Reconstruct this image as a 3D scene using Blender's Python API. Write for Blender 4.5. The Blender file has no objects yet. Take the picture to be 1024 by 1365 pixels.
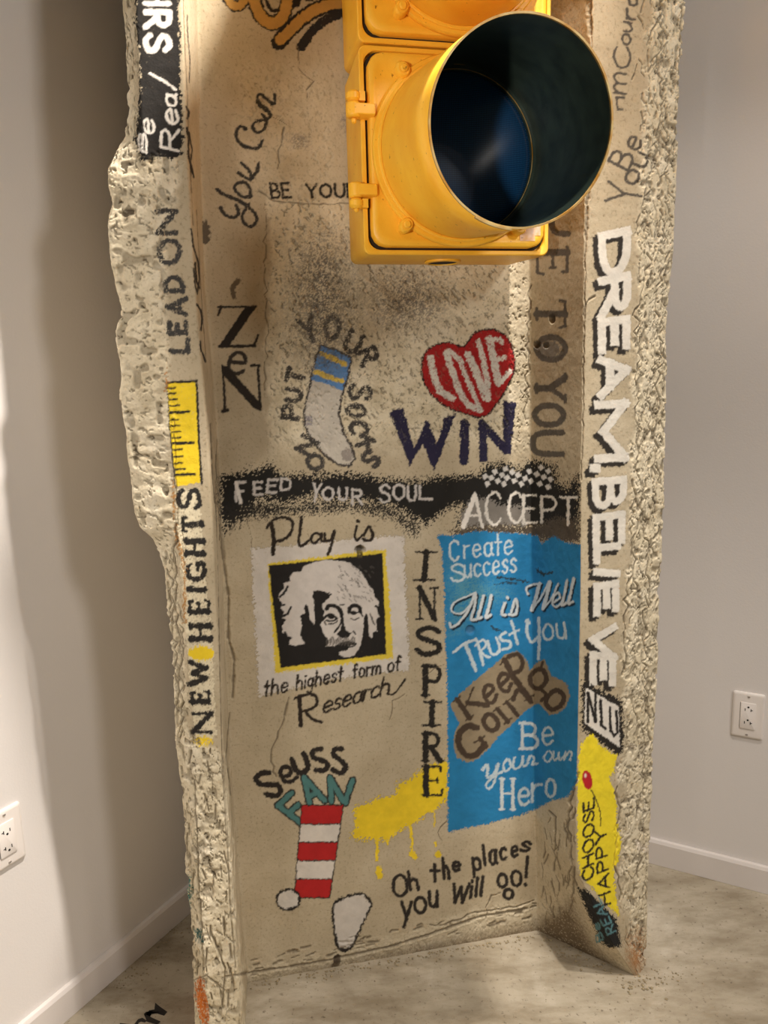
import bpy, math, random
import numpy as np

# ------------------------------------------------------------------ camera, world, lights, exposure
scene = bpy.context.scene
COL = scene.collection
CAM_H = 1.3; PITCH = math.radians(10.4); ROLL = math.radians(1.58); FPX = 1025.0
cam_data = bpy.data.cameras.new('camera'); cam = bpy.data.objects.new('camera', cam_data); COL.objects.link(cam)
cam_data.sensor_fit = 'VERTICAL'; cam_data.sensor_height = 24.0; cam_data.lens = 24.0 * FPX / 1365.0
cam_data.clip_start = 0.02
from mathutils import Matrix, Vector
cam.matrix_world = (Matrix.Translation((0, 0, CAM_H)) @ Matrix.Rotation(math.pi / 2 - PITCH, 4, 'X') @ Matrix.Rotation(-ROLL, 4, 'Z'))
scene.camera = cam

world = bpy.data.worlds.new('room_glow'); scene.world = world; world.use_nodes = True
bg = world.node_tree.nodes['Background']; bg.inputs[0].default_value = (0.90, 0.86, 0.81, 1); bg.inputs[1].default_value = 0.09

def area_light(name, loc, target, size, power, color):
    l = bpy.data.lights.new(name, 'AREA'); l.shape = 'DISK'; l.size = size; l.energy = power; l.color = color
    o = bpy.data.objects.new(name, l); COL.objects.link(o); o.location = loc
    o.rotation_euler = (Vector(target) - Vector(loc)).to_track_quat('-Z', 'Y').to_euler(); return o
def spot_light(name, loc, target, radius, power, color, angle, blend):
    l = bpy.data.lights.new(name, 'SPOT'); l.shadow_soft_size = radius; l.energy = power; l.color = color
    l.spot_size = math.radians(angle); l.spot_blend = blend
    o = bpy.data.objects.new(name, l); COL.objects.link(o); o.location = loc
    o.rotation_euler = (Vector(target) - Vector(loc)).to_track_quat('-Z', 'Y').to_euler(); return o
WARM = (1.0, 0.915, 0.82)
spot_light('ceiling_spot', (0.43, 0.97, 2.9), (-0.80, 1.25, 0.15), 0.03, 225, WARM, 66, 0.85)
spot_light('ceiling_spot', (0.43, 0.97, 2.9), (-0.80, 1.25, 0.45), 0.03, 85, WARM, 40, 0.6)
spot_light('ceiling_spot', (0.43, 0.97, 2.9), (0.40, 0.99, 0.0), 0.035, 26, WARM, 84, 0.35)
spot_light('left_wall_fill', (1.64, 0.51, 2.6), (-0.86, 1.22, 0.42), 0.035, 62, WARM, 30, 0.6)  # added spot, power fitted for the left wall and flange; no known fixture
spot_light('right_flange_fill', (0.62, 0.70, 2.9), (0.45, 1.2, 0.0), 0.05, 85, WARM, 50, 0.8)  # extra spot with fitted power, added to light the right flange
spot_light('left_flange_fill', (-1.25, -0.5, 2.7), (-0.42, 1.3, 1.15), 0.3, 90, WARM, 26, 0.7)  # fill spot put in to brighten the left flange
spot_light('visor_fill', (-0.8, -0.9, 1.2), (0.04, 1.2, 1.66), 0.06, 115, WARM, 16, 0.8)  # made-up low spot that brightens the left of the visor
spot_light('lower_web_fill', (0.0, -0.9, 2.9), (0.30, 1.5, 0.1), 0.08, 55, WARM, 36, 0.8)  # invented front fill that lifts the lower web
area_light('right_fill', (1.6, -0.6, 2.4), (0.1, 1.5, 0.7), 0.4, 20, (1.0, 0.935, 0.87))  # unseen area fill from the right, its power fitted

vs = scene.view_settings
vs.view_transform = 'Standard'; vs.look = 'None'; vs.gamma = 1.0; vs.exposure = 0.0; vs.use_curve_mapping = False

# ------------------------------------------------------------------ small helpers
def lin(c):
    return tuple(((v / 255.0) / 12.92 if v / 255.0 <= 0.04045 else ((v / 255.0 + 0.055) / 1.055) ** 2.4) for v in c)

def mat_new(name):
    m = bpy.data.materials.new(name); m.use_nodes = True
    nt = m.node_tree; b = nt.nodes['Principled BSDF']; return m, nt, b

def simple_mat(name, rgb, rough=0.5, metal=0.0, noise=0.0, nscale=40.0, bump=0.0, bscale=300.0, rgb2=None, spec=None):
    m, nt, b = mat_new(name)
    b.inputs['Roughness'].default_value = rough; b.inputs['Metallic'].default_value = metal
    if spec is not None: b.inputs['Specular IOR Level'].default_value = spec
    c1 = (*lin(rgb), 1)
    tc = nt.nodes.new('ShaderNodeTexCoord')
    n = nt.nodes.new('ShaderNodeTexNoise'); n.inputs['Scale'].default_value = nscale; n.inputs['Detail'].default_value = 6
    nt.links.new(tc.outputs['Object'], n.inputs['Vector'])
    r = nt.nodes.new('ShaderNodeValToRGB'); r.color_ramp.elements[0].position = 0.35; r.color_ramp.elements[1].position = 0.68
    c2 = (*lin(rgb2), 1) if rgb2 else tuple(max(0, v * (1 - noise)) for v in c1[:3]) + (1,)
    r.color_ramp.elements[0].color = c2; r.color_ramp.elements[1].color = c1
    nt.links.new(n.outputs['Fac'], r.inputs['Fac']); nt.links.new(r.outputs['Color'], b.inputs['Base Color'])
    if bump > 0:
        n2 = nt.nodes.new('ShaderNodeTexNoise'); n2.inputs['Scale'].default_value = bscale; n2.inputs['Detail'].default_value = 4
        nt.links.new(tc.outputs['Object'], n2.inputs['Vector'])
        bp = nt.nodes.new('ShaderNodeBump'); bp.inputs['Strength'].default_value = bump; bp.inputs['Distance'].default_value = 0.002
        nt.links.new(n2.outputs['Fac'], bp.inputs['Height']); nt.links.new(bp.outputs['Normal'], b.inputs['Normal'])
    return m

class MB:
    """collects vertices and faces, builds one mesh object"""
    def __init__(self): self.v = []; self.f = []
    def add(self, vs_, fs_):
        o = len(self.v); self.v += [tuple(p) for p in vs_]; self.f += [tuple(i + o for i in f) for f in fs_]; return self
    def box(self, x0, x1, y0, y1, z0, z1):
        vs_ = [(x, y, z) for z in (z0, z1) for y in (y0, y1) for x in (x0, x1)]
        return self.add(vs_, [(0, 2, 3, 1), (4, 5, 7, 6), (0, 1, 5, 4), (2, 6, 7, 3), (0, 4, 6, 2), (1, 3, 7, 5)])
    def loops(self, loops, cap0=False, cap1=False, closed=False):
        n = len(loops[0]); vs_ = [p for l in loops for p in l]; fs_ = []
        k = len(loops)
        for a in range(k if closed else k - 1):
            b = (a + 1) % k
            for i in range(n):
                j = (i + 1) % n; fs_.append((a * n + i, a * n + j, b * n + j, b * n + i))
        if cap0: fs_.append(tuple(range(n))[::-1])
        if cap1: fs_.append(tuple((k - 1) * n + i for i in range(n)))
        return self.add(vs_, fs_)
    def cyl(self, c, axis, r, h, n=24, bev=0.0):
        ax = Vector(axis).normalized(); q = Vector((0, 0, 1)).rotation_difference(ax); c = Vector(c); ls = []
        prof = [(0, r - bev), (bev, r), (h - bev, r), (h, r - bev)] if bev > 0 else [(0, r), (h, r)]
        for (t, rr) in prof:
            ls.append([tuple(c + q @ Vector((rr * math.cos(2 * math.pi * i / n), rr * math.sin(2 * math.pi * i / n), t))) for i in range(n)])
        return self.loops(ls, True, True)
    def build(self, name, mat, parent=None, smooth=False, loc=None, rotz=None, bevel=0.0, bseg=2):
        me = bpy.data.meshes.new(name); me.from_pydata(self.v, [], self.f); me.update()
        if mat: me.materials.append(mat)
        o = bpy.data.objects.new(name, me); COL.objects.link(o)
        if parent: o.parent = parent
        if loc: o.location = loc
        if rotz is not None: o.rotation_euler = (0, 0, rotz)
        import bmesh
        bm = bmesh.new(); bm.from_mesh(me); bmesh.ops.recalc_face_normals(bm, faces=bm.faces); bm.to_mesh(me); bm.free()
        if bevel > 0:
            md = o.modifiers.new('bevel', 'BEVEL'); md.width = bevel; md.segments = bseg; md.limit_method = 'ANGLE'; md.angle_limit = math.radians(40)
        if smooth:
            for p in me.polygons: p.use_smooth = True
            if smooth != 'all': me.set_sharp_from_angle(angle=math.radians(smooth if smooth is not True else 40))
        return o

def empty(name, loc, rotz=0.0):
    o = bpy.data.objects.new(name, None); COL.objects.link(o); o.location = loc; o.rotation_euler = (0, 0, rotz)
    o.empty_display_size = 0.05; return o
def tag(o, label=None, cat=None, group=None, kind=None):
    if label: o['label'] = label
    if cat: o['category'] = cat
    if group: o['group'] = group
    if kind: o['kind'] = kind
    return o

# ------------------------------------------------------------------ room shell
m_wall = simple_mat('white_wall_paint', (234, 229, 226), 0.75, noise=0.03, nscale=3, bump=0.12, bscale=220)
m_base = simple_mat('baseboard_paint', (233, 226, 222), 0.45, noise=0.05, nscale=9, bump=0.05, bscale=60)

def floor_material():
    m, nt, b = mat_new('polished_concrete_floor'); N = nt.nodes; L = nt.links
    tc = N.new('ShaderNodeTexCoord')
    def noise(scale, detail, rough, vec=None, dist=0.0):
        n = N.new('ShaderNodeTexNoise'); n.inputs['Scale'].default_value = scale; n.inputs['Detail'].default_value = detail
        n.inputs['Roughness'].default_value = rough; n.inputs['Distortion'].default_value = dist
        L.new(vec or tc.outputs['Object'], n.inputs['Vector']); return n.outputs['Fac']
    mp = N.new('ShaderNodeMapping'); mp.inputs['Rotation'].default_value = (0, 0, 0.75); mp.inputs['Scale'].default_value = (1.0, 3.0, 1)
    L.new(tc.outputs['Object'], mp.inputs['Vector'])
    def ramp(src, stops):
        r = N.new('ShaderNodeValToRGB'); e = r.color_ramp.elements
        e[0].position = stops[0][0]; e[0].color = (*lin(stops[0][1]), 1); e[1].position = stops[-1][0]; e[1].color = (*lin(stops[-1][1]), 1)
        for p, c in stops[1:-1]:
            k = e.new(p); k.color = (*lin(c), 1)
        L.new(src, r.inputs['Fac']); return r.outputs['Color']
    def mix(a, bb, fac, mode='MULTIPLY'):
        x = N.new('ShaderNodeMix'); x.data_type = 'RGBA'; x.blend_type = mode
        if isinstance(fac, float): x.inputs['Factor'].default_value = fac
        else: L.new(fac, x.inputs['Factor'])
        L.new(a, x.inputs['A']); L.new(bb, x.inputs['B']); return x.outputs['Result']
    base = ramp(noise(3.0, 8, 0.62, dist=0.6), [(0.28, (140, 128, 108)), (0.42, (172, 161, 141)), (0.56, (188, 178, 159)), (0.72, (220, 213, 198))])
    streak = ramp(noise(6.0, 8, 0.65, mp.outputs['Vector']), [(0.36, (196, 189, 177)), (0.58, (255, 255, 255))])
    specks = ramp(noise(95.0, 5, 0.6), [(0.30, (120, 108, 92)), (0.40, (255, 255, 255))])
    c = mix(base, streak, 0.75); c = mix(c, specks, 0.7)
    L.new(c, b.inputs['Base Color'])
    b.inputs['Roughness'].default_value = 0.5
    bp = N.new('ShaderNodeBump'); bp.inputs['Strength'].default_value = 0.25; bp.inputs['Distance'].default_value = 0.002
    L.new(noise(60, 6, 0.6), bp.inputs['Height']); L.new(bp.outputs['Normal'], b.inputs['Normal'])
    return m
m_floor = floor_material()

CX, CY = -0.1594, 2.2853                                   # room corner behind the column (baseboard fronts)
LD = Vector((-0.4970, -0.8678, 0)); RD = Vector((0.8779, -0.4788, 0))
LN = Vector((0.8678, -0.4970, 0)); RN = Vector((-0.4788, -0.8779, 0))
MBT = 0.012
MB().box(-3.2, 3.4, -1.6, 2.9, -0.05, 0.0).build('floor', m_floor)['kind'] = 'structure'
def wall(name, d, n, length, height=3.0):
    mb = MB(); p0 = Vector((CX, CY, 0)) - n * MBT; q = p0 + d * length
    a = p0 - d * 0.12
    pts = [a, q, q - n * 0.1, a - n * 0.1]
    mb.loops([[(p.x, p.y, 0) for p in pts], [(p.x, p.y, height) for p in pts]], True, True)
    o = mb.build(name, m_wall); o['kind'] = 'structure'; return o
wall('wall_left', LD, LN, 3.2); wall('wall_right', RD, RN, 3.2)
def baseboard(name, d, n, length):
    prof = [(0, 0), (MBT, 0), (MBT, 0.062), (MBT - 0.004, 0.070), (0, 0.071)]
    c = Vector((CX, CY, 0)) - n * MBT; mb = MB(); ls = []
    for t in (0.0, length):
        ls.append([tuple(c + d * t + n * u + Vector((0, 0, z))) for (u, z) in prof])
    mb.loops(ls, True, True); o = mb.build(name, m_base, bevel=0.0012); o['kind'] = 'structure'
baseboard('baseboard_left', LD, LN, 3.1); baseboard('baseboard_right', RD, RN, 3.1)
m_ceil = simple_mat('ceiling_paint', (225, 220, 215), 0.8)
MB().box(-3.2, 3.4, -1.6, 2.9, 3.0, 3.05).build('ceiling', m_ceil)['kind'] = 'structure'

# ------------------------------------------------------------------ wall outlets
m_plate = simple_mat('outlet_plastic', (240, 233, 228), 0.35)
m_slot = simple_mat('slot_dark', (28, 24, 22), 0.8)
m_screw = simple_mat('painted_screw', (205, 196, 188), 0.4, 0.2)
def rrect(hw, hh, r, n=6):
    pts = []
    for (cx, cy, a0) in ((hw - r, hh - r, 0), (-hw + r, hh - r, 90), (-hw + r, -hh + r, 180), (hw - r, -hh + r, 270)):
        for i in range(n + 1):
            a = math.radians(a0 + 90 * i / n); pts.append((cx + r * math.cos(a), cy + r * math.sin(a)))
    return pts
def outlet(d, n, t, z, label, gfirst, flip=1):
    """x local runs along the wall, y local points into the wall"""
    pos = Vector((CX, CY, 0)) - n * MBT + d * t; pos.z = z
    e = empty('wall_outlet', pos, math.atan2(n.y, n.x) + math.pi / 2)
    tag(e, label, 'outlet', 'wall outlets')
    mb = MB(); ls = []
    for (y, s) in ((0.0, 0.0), (-0.004, 0.0), (-0.0062, 0.0022), (-0.0068, 0.006)):
        ls.append([(x, y, zz) for x, zz in rrect(0.035 - s, 0.0575 - s, 0.004)])
    mb.loops(ls, True, True); mb.build('wall_plate', m_plate, e, smooth=35)
    mb = MB(); ls = []
    for (y, s) in ((-0.0066, 0.0), (-0.0086, 0.0), (-0.0092, 0.0008)):
        ls.append([(x, y, zz) for x, zz in rrect(0.0168 - s, 0.0335 - s, 0.002)])
    mb.loops(ls, True, True); rec = mb.build('receptacle', m_plate, e, smooth=35)
    mb = MB().box(-0.0176 * 1, -0.0169, -0.0072, -0.0066, -0.033, 0.033)
    mb.build('insert_gap', m_slot, e)
    for s in (1, -1):
        sc = MB().cyl((0, -0.0066, s * 0.0485), (0, -1, 0), 0.0032, 0.0014, 16, 0.0005); so = sc.build('screw', m_screw, e, smooth=35)
        MB().box(-0.0026, 0.0026, -0.0083, -0.0079, s * 0.0485 - 0.0004, s * 0.0485 + 0.0004).build('screw_slot', m_slot, so)
    for zc in (0.0165, -0.0165):
        k = MB()
        k.cyl((0.0005, -0.0089, zc + gfirst * 0.0065), (0, -1, 0), 0.0023, 0.0006, 14)
        k.box(*sorted((-0.0073 * gfirst, -0.0056 * gfirst)), -0.0095, -0.0090, zc - 0.0035, zc + 0.0028)
        k.box(*sorted((0.0056 * gfirst, 0.0073 * gfirst)), -0.0095, -0.0090, zc - 0.0040, zc + 0.0030)
        k.box(*sorted((0.0073 * gfirst, 0.0104 * gfirst)), -0.0095, -0.0090, zc - 0.0012, zc + 0.0005)
        k.build('socket_slots', m_slot, rec)
    return e
outlet(RD, RN, 1.1635, 0.457, 'white duplex outlet on the right wall, right of the column', 1)
outlet(LD, LN, 1.126, 0.457, 'white duplex outlet on the left wall, cut off at the left edge of the photo', -1)

# ------------------------------------------------------------------ traffic light hung on the column
def yellow_material():
    m, nt, b = mat_new('yellow_signal_paint'); N = nt.nodes; L = nt.links
    tc = N.new('ShaderNodeTexCoord')
    def noise(s, d, r=0.55):
        n = N.new('ShaderNodeTexNoise'); n.inputs['Scale'].default_value = s; n.inputs['Detail'].default_value = d; n.inputs['Roughness'].default_value = r
        L.new(tc.outputs['Object'], n.inputs['Vector']); return n.outputs['Fac']
    r = N.new('ShaderNodeValToRGB'); r.color_ramp.elements[0].position = 0.3; r.color_ramp.elements[1].position = 0.7
    r.color_ramp.elements[0].color = (*lin((246, 178, 40)), 1); r.color_ramp.elements[1].color = (*lin((255, 200, 62)), 1)
    L.new(noise(14, 6), r.inputs['Fac'])
    r2 = N.new('ShaderNodeValToRGB'); r2.color_ramp.elements[0].position = 0.27; r2.color_ramp.elements[1].position = 0.31
    r2.color_ramp.elements[0].color = (0.25, 0.16, 0.07, 1); r2.color_ramp.elements[1].color = (1, 1, 1, 1)
    L.new(noise(120, 3), r2.inputs['Fac'])
    x = N.new('ShaderNodeMix'); x.data_type = 'RGBA'; x.blend_type = 'MULTIPLY'; x.inputs['Factor'].default_value = 0.8
    L.new(r.outputs['Color'], x.inputs['A']); L.new(r2.outputs['Color'], x.inputs['B']); L.new(x.outputs['Result'], b.inputs['Base Color'])
    b.inputs['Roughness'].default_value = 0.42
    bp = N.new('ShaderNodeBump'); bp.inputs['Strength'].default_value = 0.12; bp.inputs['Distance'].default_value = 0.002
    L.new(noise(260, 4), bp.inputs['Height']); L.new(bp.outputs['Normal'], b.inputs['Normal'])
    return m
m_yel = yellow_material()
m_gap = simple_mat('dirty_gasket', (40, 30, 16), 0.9)
m_lining = simple_mat('dark_green_visor_lining', (62, 76, 66), 0.34, noise=0.35, nscale=30, rgb2=(46, 57, 50))
m_rim = simple_mat('worn_rim_metal', (196, 176, 120), 0.5, 0.1, rgb2=(170, 118, 30), nscale=40)
m_stick = simple_mat('faded_sticker_paper', (236, 208, 190), 0.7, rgb2=(226, 176, 120), nscale=90)
m_ink = simple_mat('sticker_ink', (150, 110, 95), 0.8)
def lens_material(name, a, bcol):
    m, nt, b = mat_new(name); N = nt.nodes; L = nt.links
    tc = N.new('ShaderNodeTexCoord')
    br = N.new('ShaderNodeTexBrick'); br.offset = 0; br.inputs['Scale'].default_value = 230
    br.inputs['Color1'].default_value = (*lin(a), 1); br.inputs['Color2'].default_value = (*lin(a), 1); br.inputs['Mortar'].default_value = (*lin(bcol), 1)
    br.inputs['Mortar Size'].default_value = 0.12; br.inputs['Brick Width'].default_value = 0.7; br.inputs['Row Height'].default_value = 0.7
    mp = N.new('ShaderNodeMapping'); mp.inputs['Rotation'].default_value = (math.pi / 2, 0, 0)
    L.new(tc.outputs['Object'], mp.inputs['Vector']); L.new(mp.outputs['Vector'], br.inputs['Vector'])
    L.new(br.outputs['Color'], b.inputs['Base Color']); b.inputs['Roughness'].default_value = 0.22
    b.inputs['Coat Weight'].default_value = 1.0; b.inputs['Coat Roughness'].default_value = 0.03
    return m
m_lens_b = lens_material('blue_green_lens_glass', (28, 84, 132), (16, 52, 88))
m_lens_r = lens_material('red_lens_glass', (96, 14, 12), (60, 8, 8))
m_lens_a = lens_material('amber_lens_glass', (120, 70, 10), (80, 44, 6))

TL = empty('traffic_light', (0.1414, 1.382, 1.654 - 0.163), math.radians(12.6))
tag(TL, 'yellow painted traffic light with a round tunnel visor hung on the column front', 'traffic light')
def ring_pts(c, ax, r, n=96):
    ax = Vector(ax).normalized(); u = Vector((1, 0, 0)); u = (u - ax * u.dot(ax)).normalized(); w = ax.cross(u); c = Vector(c)
    return [tuple(c + u * (r * math.cos(2 * math.pi * i / n)) + w * (r * math.sin(2 * math.pi * i / n))) for i in range(n)]
def signal_section(zc, lens_mat, sticker, bottom):
    parts = []
    HW, HH, DP = 0.166, 0.1615, 0.168
    # housing: open box with a flat front rim
    mb = MB()
    outer = lambda s, y, r=0.012: [(x, y, z + zc) for x, z in rrect(HW - s, HH - s, r, 5)]
    mb.loops([outer(0.010, DP), outer(0.004, DP - 0.02), outer(0.003, DP - 0.06), outer(0.0, 0.03), outer(0.0, 0.002), outer(0.0015, 0.0), outer(0.007, 0.0), outer(0.008, 0.002, 0.02), outer(0.008, 0.016, 0.02)], True, True)
    h = mb.build('housing', m_yel, TL, smooth=30)
    # the thick door with rounded corners
    mb = MB(); n = 120
    def sq(s, y, r=0.026):
        a_, b_ = 0.1535 - s, 0.1495 - s; out = []
        for i in range(n):
            t = 2 * math.pi * (i + 0.5) / n; c_, s_ = math.cos(t), math.sin(t)
            k = min(a_ / max(abs(c_), 1e-6), b_ / max(abs(s_), 1e-6)); x, z = k * c_, k * s_
            ox, oz = abs(x) - (a_ - r), abs(z) - (b_ - r)
            if ox > 0 and oz > 0:
                h_ = math.hypot(ox, oz); x = math.copysign(a_ - r + r * ox / h_, x); z = math.copysign(b_ - r + r * oz / h_, z)
            out.append((x, y, z + zc))
        return out
    def cr(r, y):
        out = []
        for (x, _, z) in sq(0, 0):
            a = math.atan2(z - zc, x); out.append((r * math.cos(a), y, r * math.sin(a) + zc))
        return out
    mb.loops([sq(0, 0.014), sq(0, -0.006), sq(0.0015, -0.0095), sq(0.005, -0.0115), sq(0.011, -0.0115), sq(0.013, -0.0105), cr(0.1460, -0.0105), cr(0.1440, -0.014), cr(0.1440, -0.025), cr(0.1420, -0.027), cr(0.1392, -0.027), cr(0.1380, -0.025), cr(0.1380, 0.010)])
    d = mb.build('door', m_yel, TL, smooth=30)
    # gasket seen in the gap
    mb = MB(); mb.loops([[(x, 0.0155, z + zc) for x, z in rrect(0.1575, 0.1535, 0.026, 5)], [(x, 0.0075, z + zc) for x, z in rrect(0.1575, 0.1535, 0.026, 5)]], True, True)
    mb.build('door_gasket', m_gap, TL)
    # lens
    mb = MB(); ls = []
    for k in range(13):
        r = 0.1325 * math.cos(math.radians(90 * k / 12.0)) + 0.0004; y = 0.004 - 0.022 * math.sin(math.radians(90 * k / 12.0))
        ls.append(ring_pts((0, y, zc), (0, -1, 0), r, 72))
    mb.loops(ls, True, True); mb.build('lens', lens_mat, TL, smooth='all')
    MB().loops([ring_pts((0, 0.002, zc), (0, -1, 0), 0.1378), ring_pts((0, -0.007, zc), (0, -1, 0), 0.1378), ring_pts((0, -0.007, zc), (0, -1, 0), 0.1300), ring_pts((0, 0.002, zc), (0, -1, 0), 0.1300)], closed=True).build('lens_gasket', m_lining, TL, smooth=40)
    MB().loops([ring_pts((0, -0.006, zc), (0, -1, 0), 0.1312), ring_pts((0, -0.0085, zc), (0, -1, 0), 0.1312), ring_pts((0, -0.0085, zc), (0, -1, 0), 0.1302), ring_pts((0, -0.006, zc), (0, -1, 0), 0.1302)], closed=True).build('lens_ring', m_rim, TL, smooth=40)
    # visor: tapered tunnel tilted down
    ti = 0.13; ax = Vector((0, -math.cos(ti), -math.sin(ti))); c0 = Vector((0, -0.027, zc)); c1 = c0 + ax * 0.252
    def seat(r, y):
        return [(x, y + 0.0, z) for (x, _, z) in ring_pts((0, y, zc), (0, -1, 0), r)]
    def tube(r, t): return ring_pts(c0 + ax * t, ax, r)
    mb = MB(); mb.loops([seat(0.1385, -0.0255), seat(0.1385, -0.032), tube(0.1375, 0.03), tube(0.1355, 0.10), tube(0.1335, 0.18), tube(0.1322, 0.2515), tube(0.1300, 0.2515)])
    v = mb.build('visor', m_yel, TL, smooth='all')
    mb = MB(); mb.loops([seat(0.1374, -0.0035), seat(0.1364, -0.0200), seat(0.1358, -0.033), tube(0.1350, 0.03), tube(0.1330, 0.10), tube(0.1312, 0.18), tube(0.1300, 0.2512)])
    mb.build('visor_lining', m_lining, v, smooth='all')
    mb = MB(); mb.loops([tube(0.1326, 0.249), tube(0.1326, 0.2528), tube(0.1298, 0.2528), tube(0.1298, 0.249)], closed=True); mb.build('visor_rim', m_rim, v, smooth=40)
    # seam tab at the underside of the rim
    mb = MB()
    pa = []
    for t, off in ((0.246, 0.1318), (0.246, 0.1345), (0.2535, 0.1345), (0.2535, 0.1318)):
        row = []
        for i in range(9):
            a = math.radians(-118 + 3.0 * i); cc = c0 + ax * t; u = Vector((1, 0, 0)); w = -(ax.cross(u)) if ax.cross(u).z < 0 else ax.cross(u)
            row.append(tuple(cc + u * (off * math.cos(a)) + w * (off * math.sin(a))))
        pa.append(row)
    vsx = [p for r_ in pa for p in r_]; fs = []
    for k in range(4):
        for i in range(8): fs.append((k * 9 + i, k * 9 + i + 1, ((k + 1) % 4) * 9 + i + 1, ((k + 1) % 4) * 9 + i))
    fs += [(0, 9, 18, 27), (8, 17, 26, 35)]
    mb.add(vsx, fs).build('seam_tab', m_rim, v)
    # retaining ring and four lugs
    mb = MB(); prof = [(0.1500, -0.0105), (0.1515, -0.014), (0.1515, -0.020), (0.1495, -0.0225), (0.1440, -0.0225), (0.1425, -0.020), (0.1425, -0.0105)]
    mb.loops([ring_pts((0, y, zc), (0, -1, 0), r) for r, y in prof]); mb.build('retaining_ring', m_yel, TL, smooth=40)
    for a in (50, 130, 230, 310):
        ca, sa = math.cos(math.radians(a)), math.sin(math.radians(a)); lx, lz = 0.1545 * ca, 0.1545 * sa
        mb = MB(); ls = []
        for (y, s) in ((-0.010, 0.0), (-0.028, 0.0), (-0.0315, 0.003)):
            row = []
            for i in range(20):
                b = 2 * math.pi * i / 20; rr = (0.0135 - s); px = rr * math.cos(b); pz = rr * math.sin(b) * 0.8
                if px < 0: px *= 0.95
                row.append((lx + px * ca - pz * sa, y, lz + zc + px * sa + pz * ca))
            ls.append(row)
        mb.loops(ls, True, True); lug = mb.build('lug', m_yel, TL, smooth=40)
        MB().cyl((lx, -0.031, lz + zc), (0, -1, 0), 0.0062, 0.0055, 18, 0.002).build('screw_head', m_yel, lug, smooth=40)
    # hinges on the left side
    for zz, up in ((zc + 0.060, 1), (zc - 0.062, -1)):
        mb = MB()
        mb.loops([[(-0.145, y, z) for y, z in ((-0.010, zz - 0.011), (-0.019, zz - 0.008), (-0.019, zz + 0.008), (-0.010, zz + 0.011), (0.004, zz + 0.011), (0.004, zz - 0.011))],
                  [(-0.178, y, z) for y, z in ((-0.012, zz - 0.011), (-0.021, zz - 0.008), (-0.021, zz + 0.008), (-0.012, zz + 0.011), (0.004, zz + 0.011), (0.004, zz - 0.011))]], True, True)
        mb.cyl((-0.179, -0.0085, zz - 0.012), (0, 0, 1), 0.0125, 0.024, 20, 0.003)
        hg = mb.build('hinge', m_yel, TL, smooth=40, bevel=0.001)
        mb = MB(); mb.cyl((-0.179, -0.0085, zz + (0.0125 if up > 0 else -0.0285)), (0, 0, 1), 0.0118, 0.016, 20, 0.004)
        mb.box(-0.170, -0.160, -0.014, 0.006, zz + (0.0135 if up > 0 else -0.0275), zz + (0.0275 if up > 0 else -0.0135))
        mb.build('hinge_knuckle', m_yel, hg, smooth=40)
        MB().cyl((-0.179, -0.0085, zz - (0.0205 if up > 0 else 0.034)), (0, 0, 1), 0.0042, 0.009, 12, 0.002).build('hinge_pin', m_yel, hg, smooth=40)
    if sticker:
        MB().box(0.107, 0.135, -0.0122, -0.0116, zc - 0.139, zc - 0.108).build('sticker', m_stick, TL)
        st = TL.children[-1]
        k = MB(); k.box(0.113, 0.121, -0.0125, -0.0121, zc - 0.1125, zc - 0.1112)
        k.box(0.109, 0.1105, -0.0125, -0.0121, zc - 0.127, zc - 0.125); k.box(0.109, 0.1125, -0.0125, -0.0121, zc - 0.1345, zc - 0.1335)
        k.build('sticker_print', m_ink, st)
        MB().box(0.127, 0.145, -0.0120, -0.0116, zc - 0.130, zc - 0.114).build('sticker_residue', m_stick, TL)
    if bottom:
        ls = [[(x, y, z) for (x, z, y) in []]]
        def rb(r, z): return [(0.0 + r * math.cos(2 * math.pi * i / 40) - 0.004, 0.082 + r * math.sin(2 * math.pi * i / 40), z) for i in range(40)]
        zb = zc - HH
        MB().loops([rb(0.033, zb + 0.001), rb(0.033, zb - 0.0022), rb(0.030, zb - 0.003), rb(0.0265, zb - 0.003), rb(0.026, zb + 0.001)]).build('hub_ring', m_yel, TL, smooth=40)
        MB().cyl((-0.004, 0.082, zb - 0.0012), (0, 0, 1), 0.0262, 0.002, 40).build('mounting_hole', m_gap, TL)
signal_section(0.163, m_lens_b, True, True)
signal_section(0.163 + 0.3265, m_lens_a, False, False); signal_section(0.163 + 0.653, m_lens_r, False, False)
MB().box(-0.150, 0.150, 0.010, 0.150, 0.3235, 0.3270).build('section_gasket', m_gap, TL)
# bracket pads between housing and the column web
for z_ in (0.12, 0.42): MB().box(-0.06, 0.06, 0.166, 0.178, z_, z_ + 0.08).build('mounting_bracket', m_gap, TL, bevel=0.002)

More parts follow.
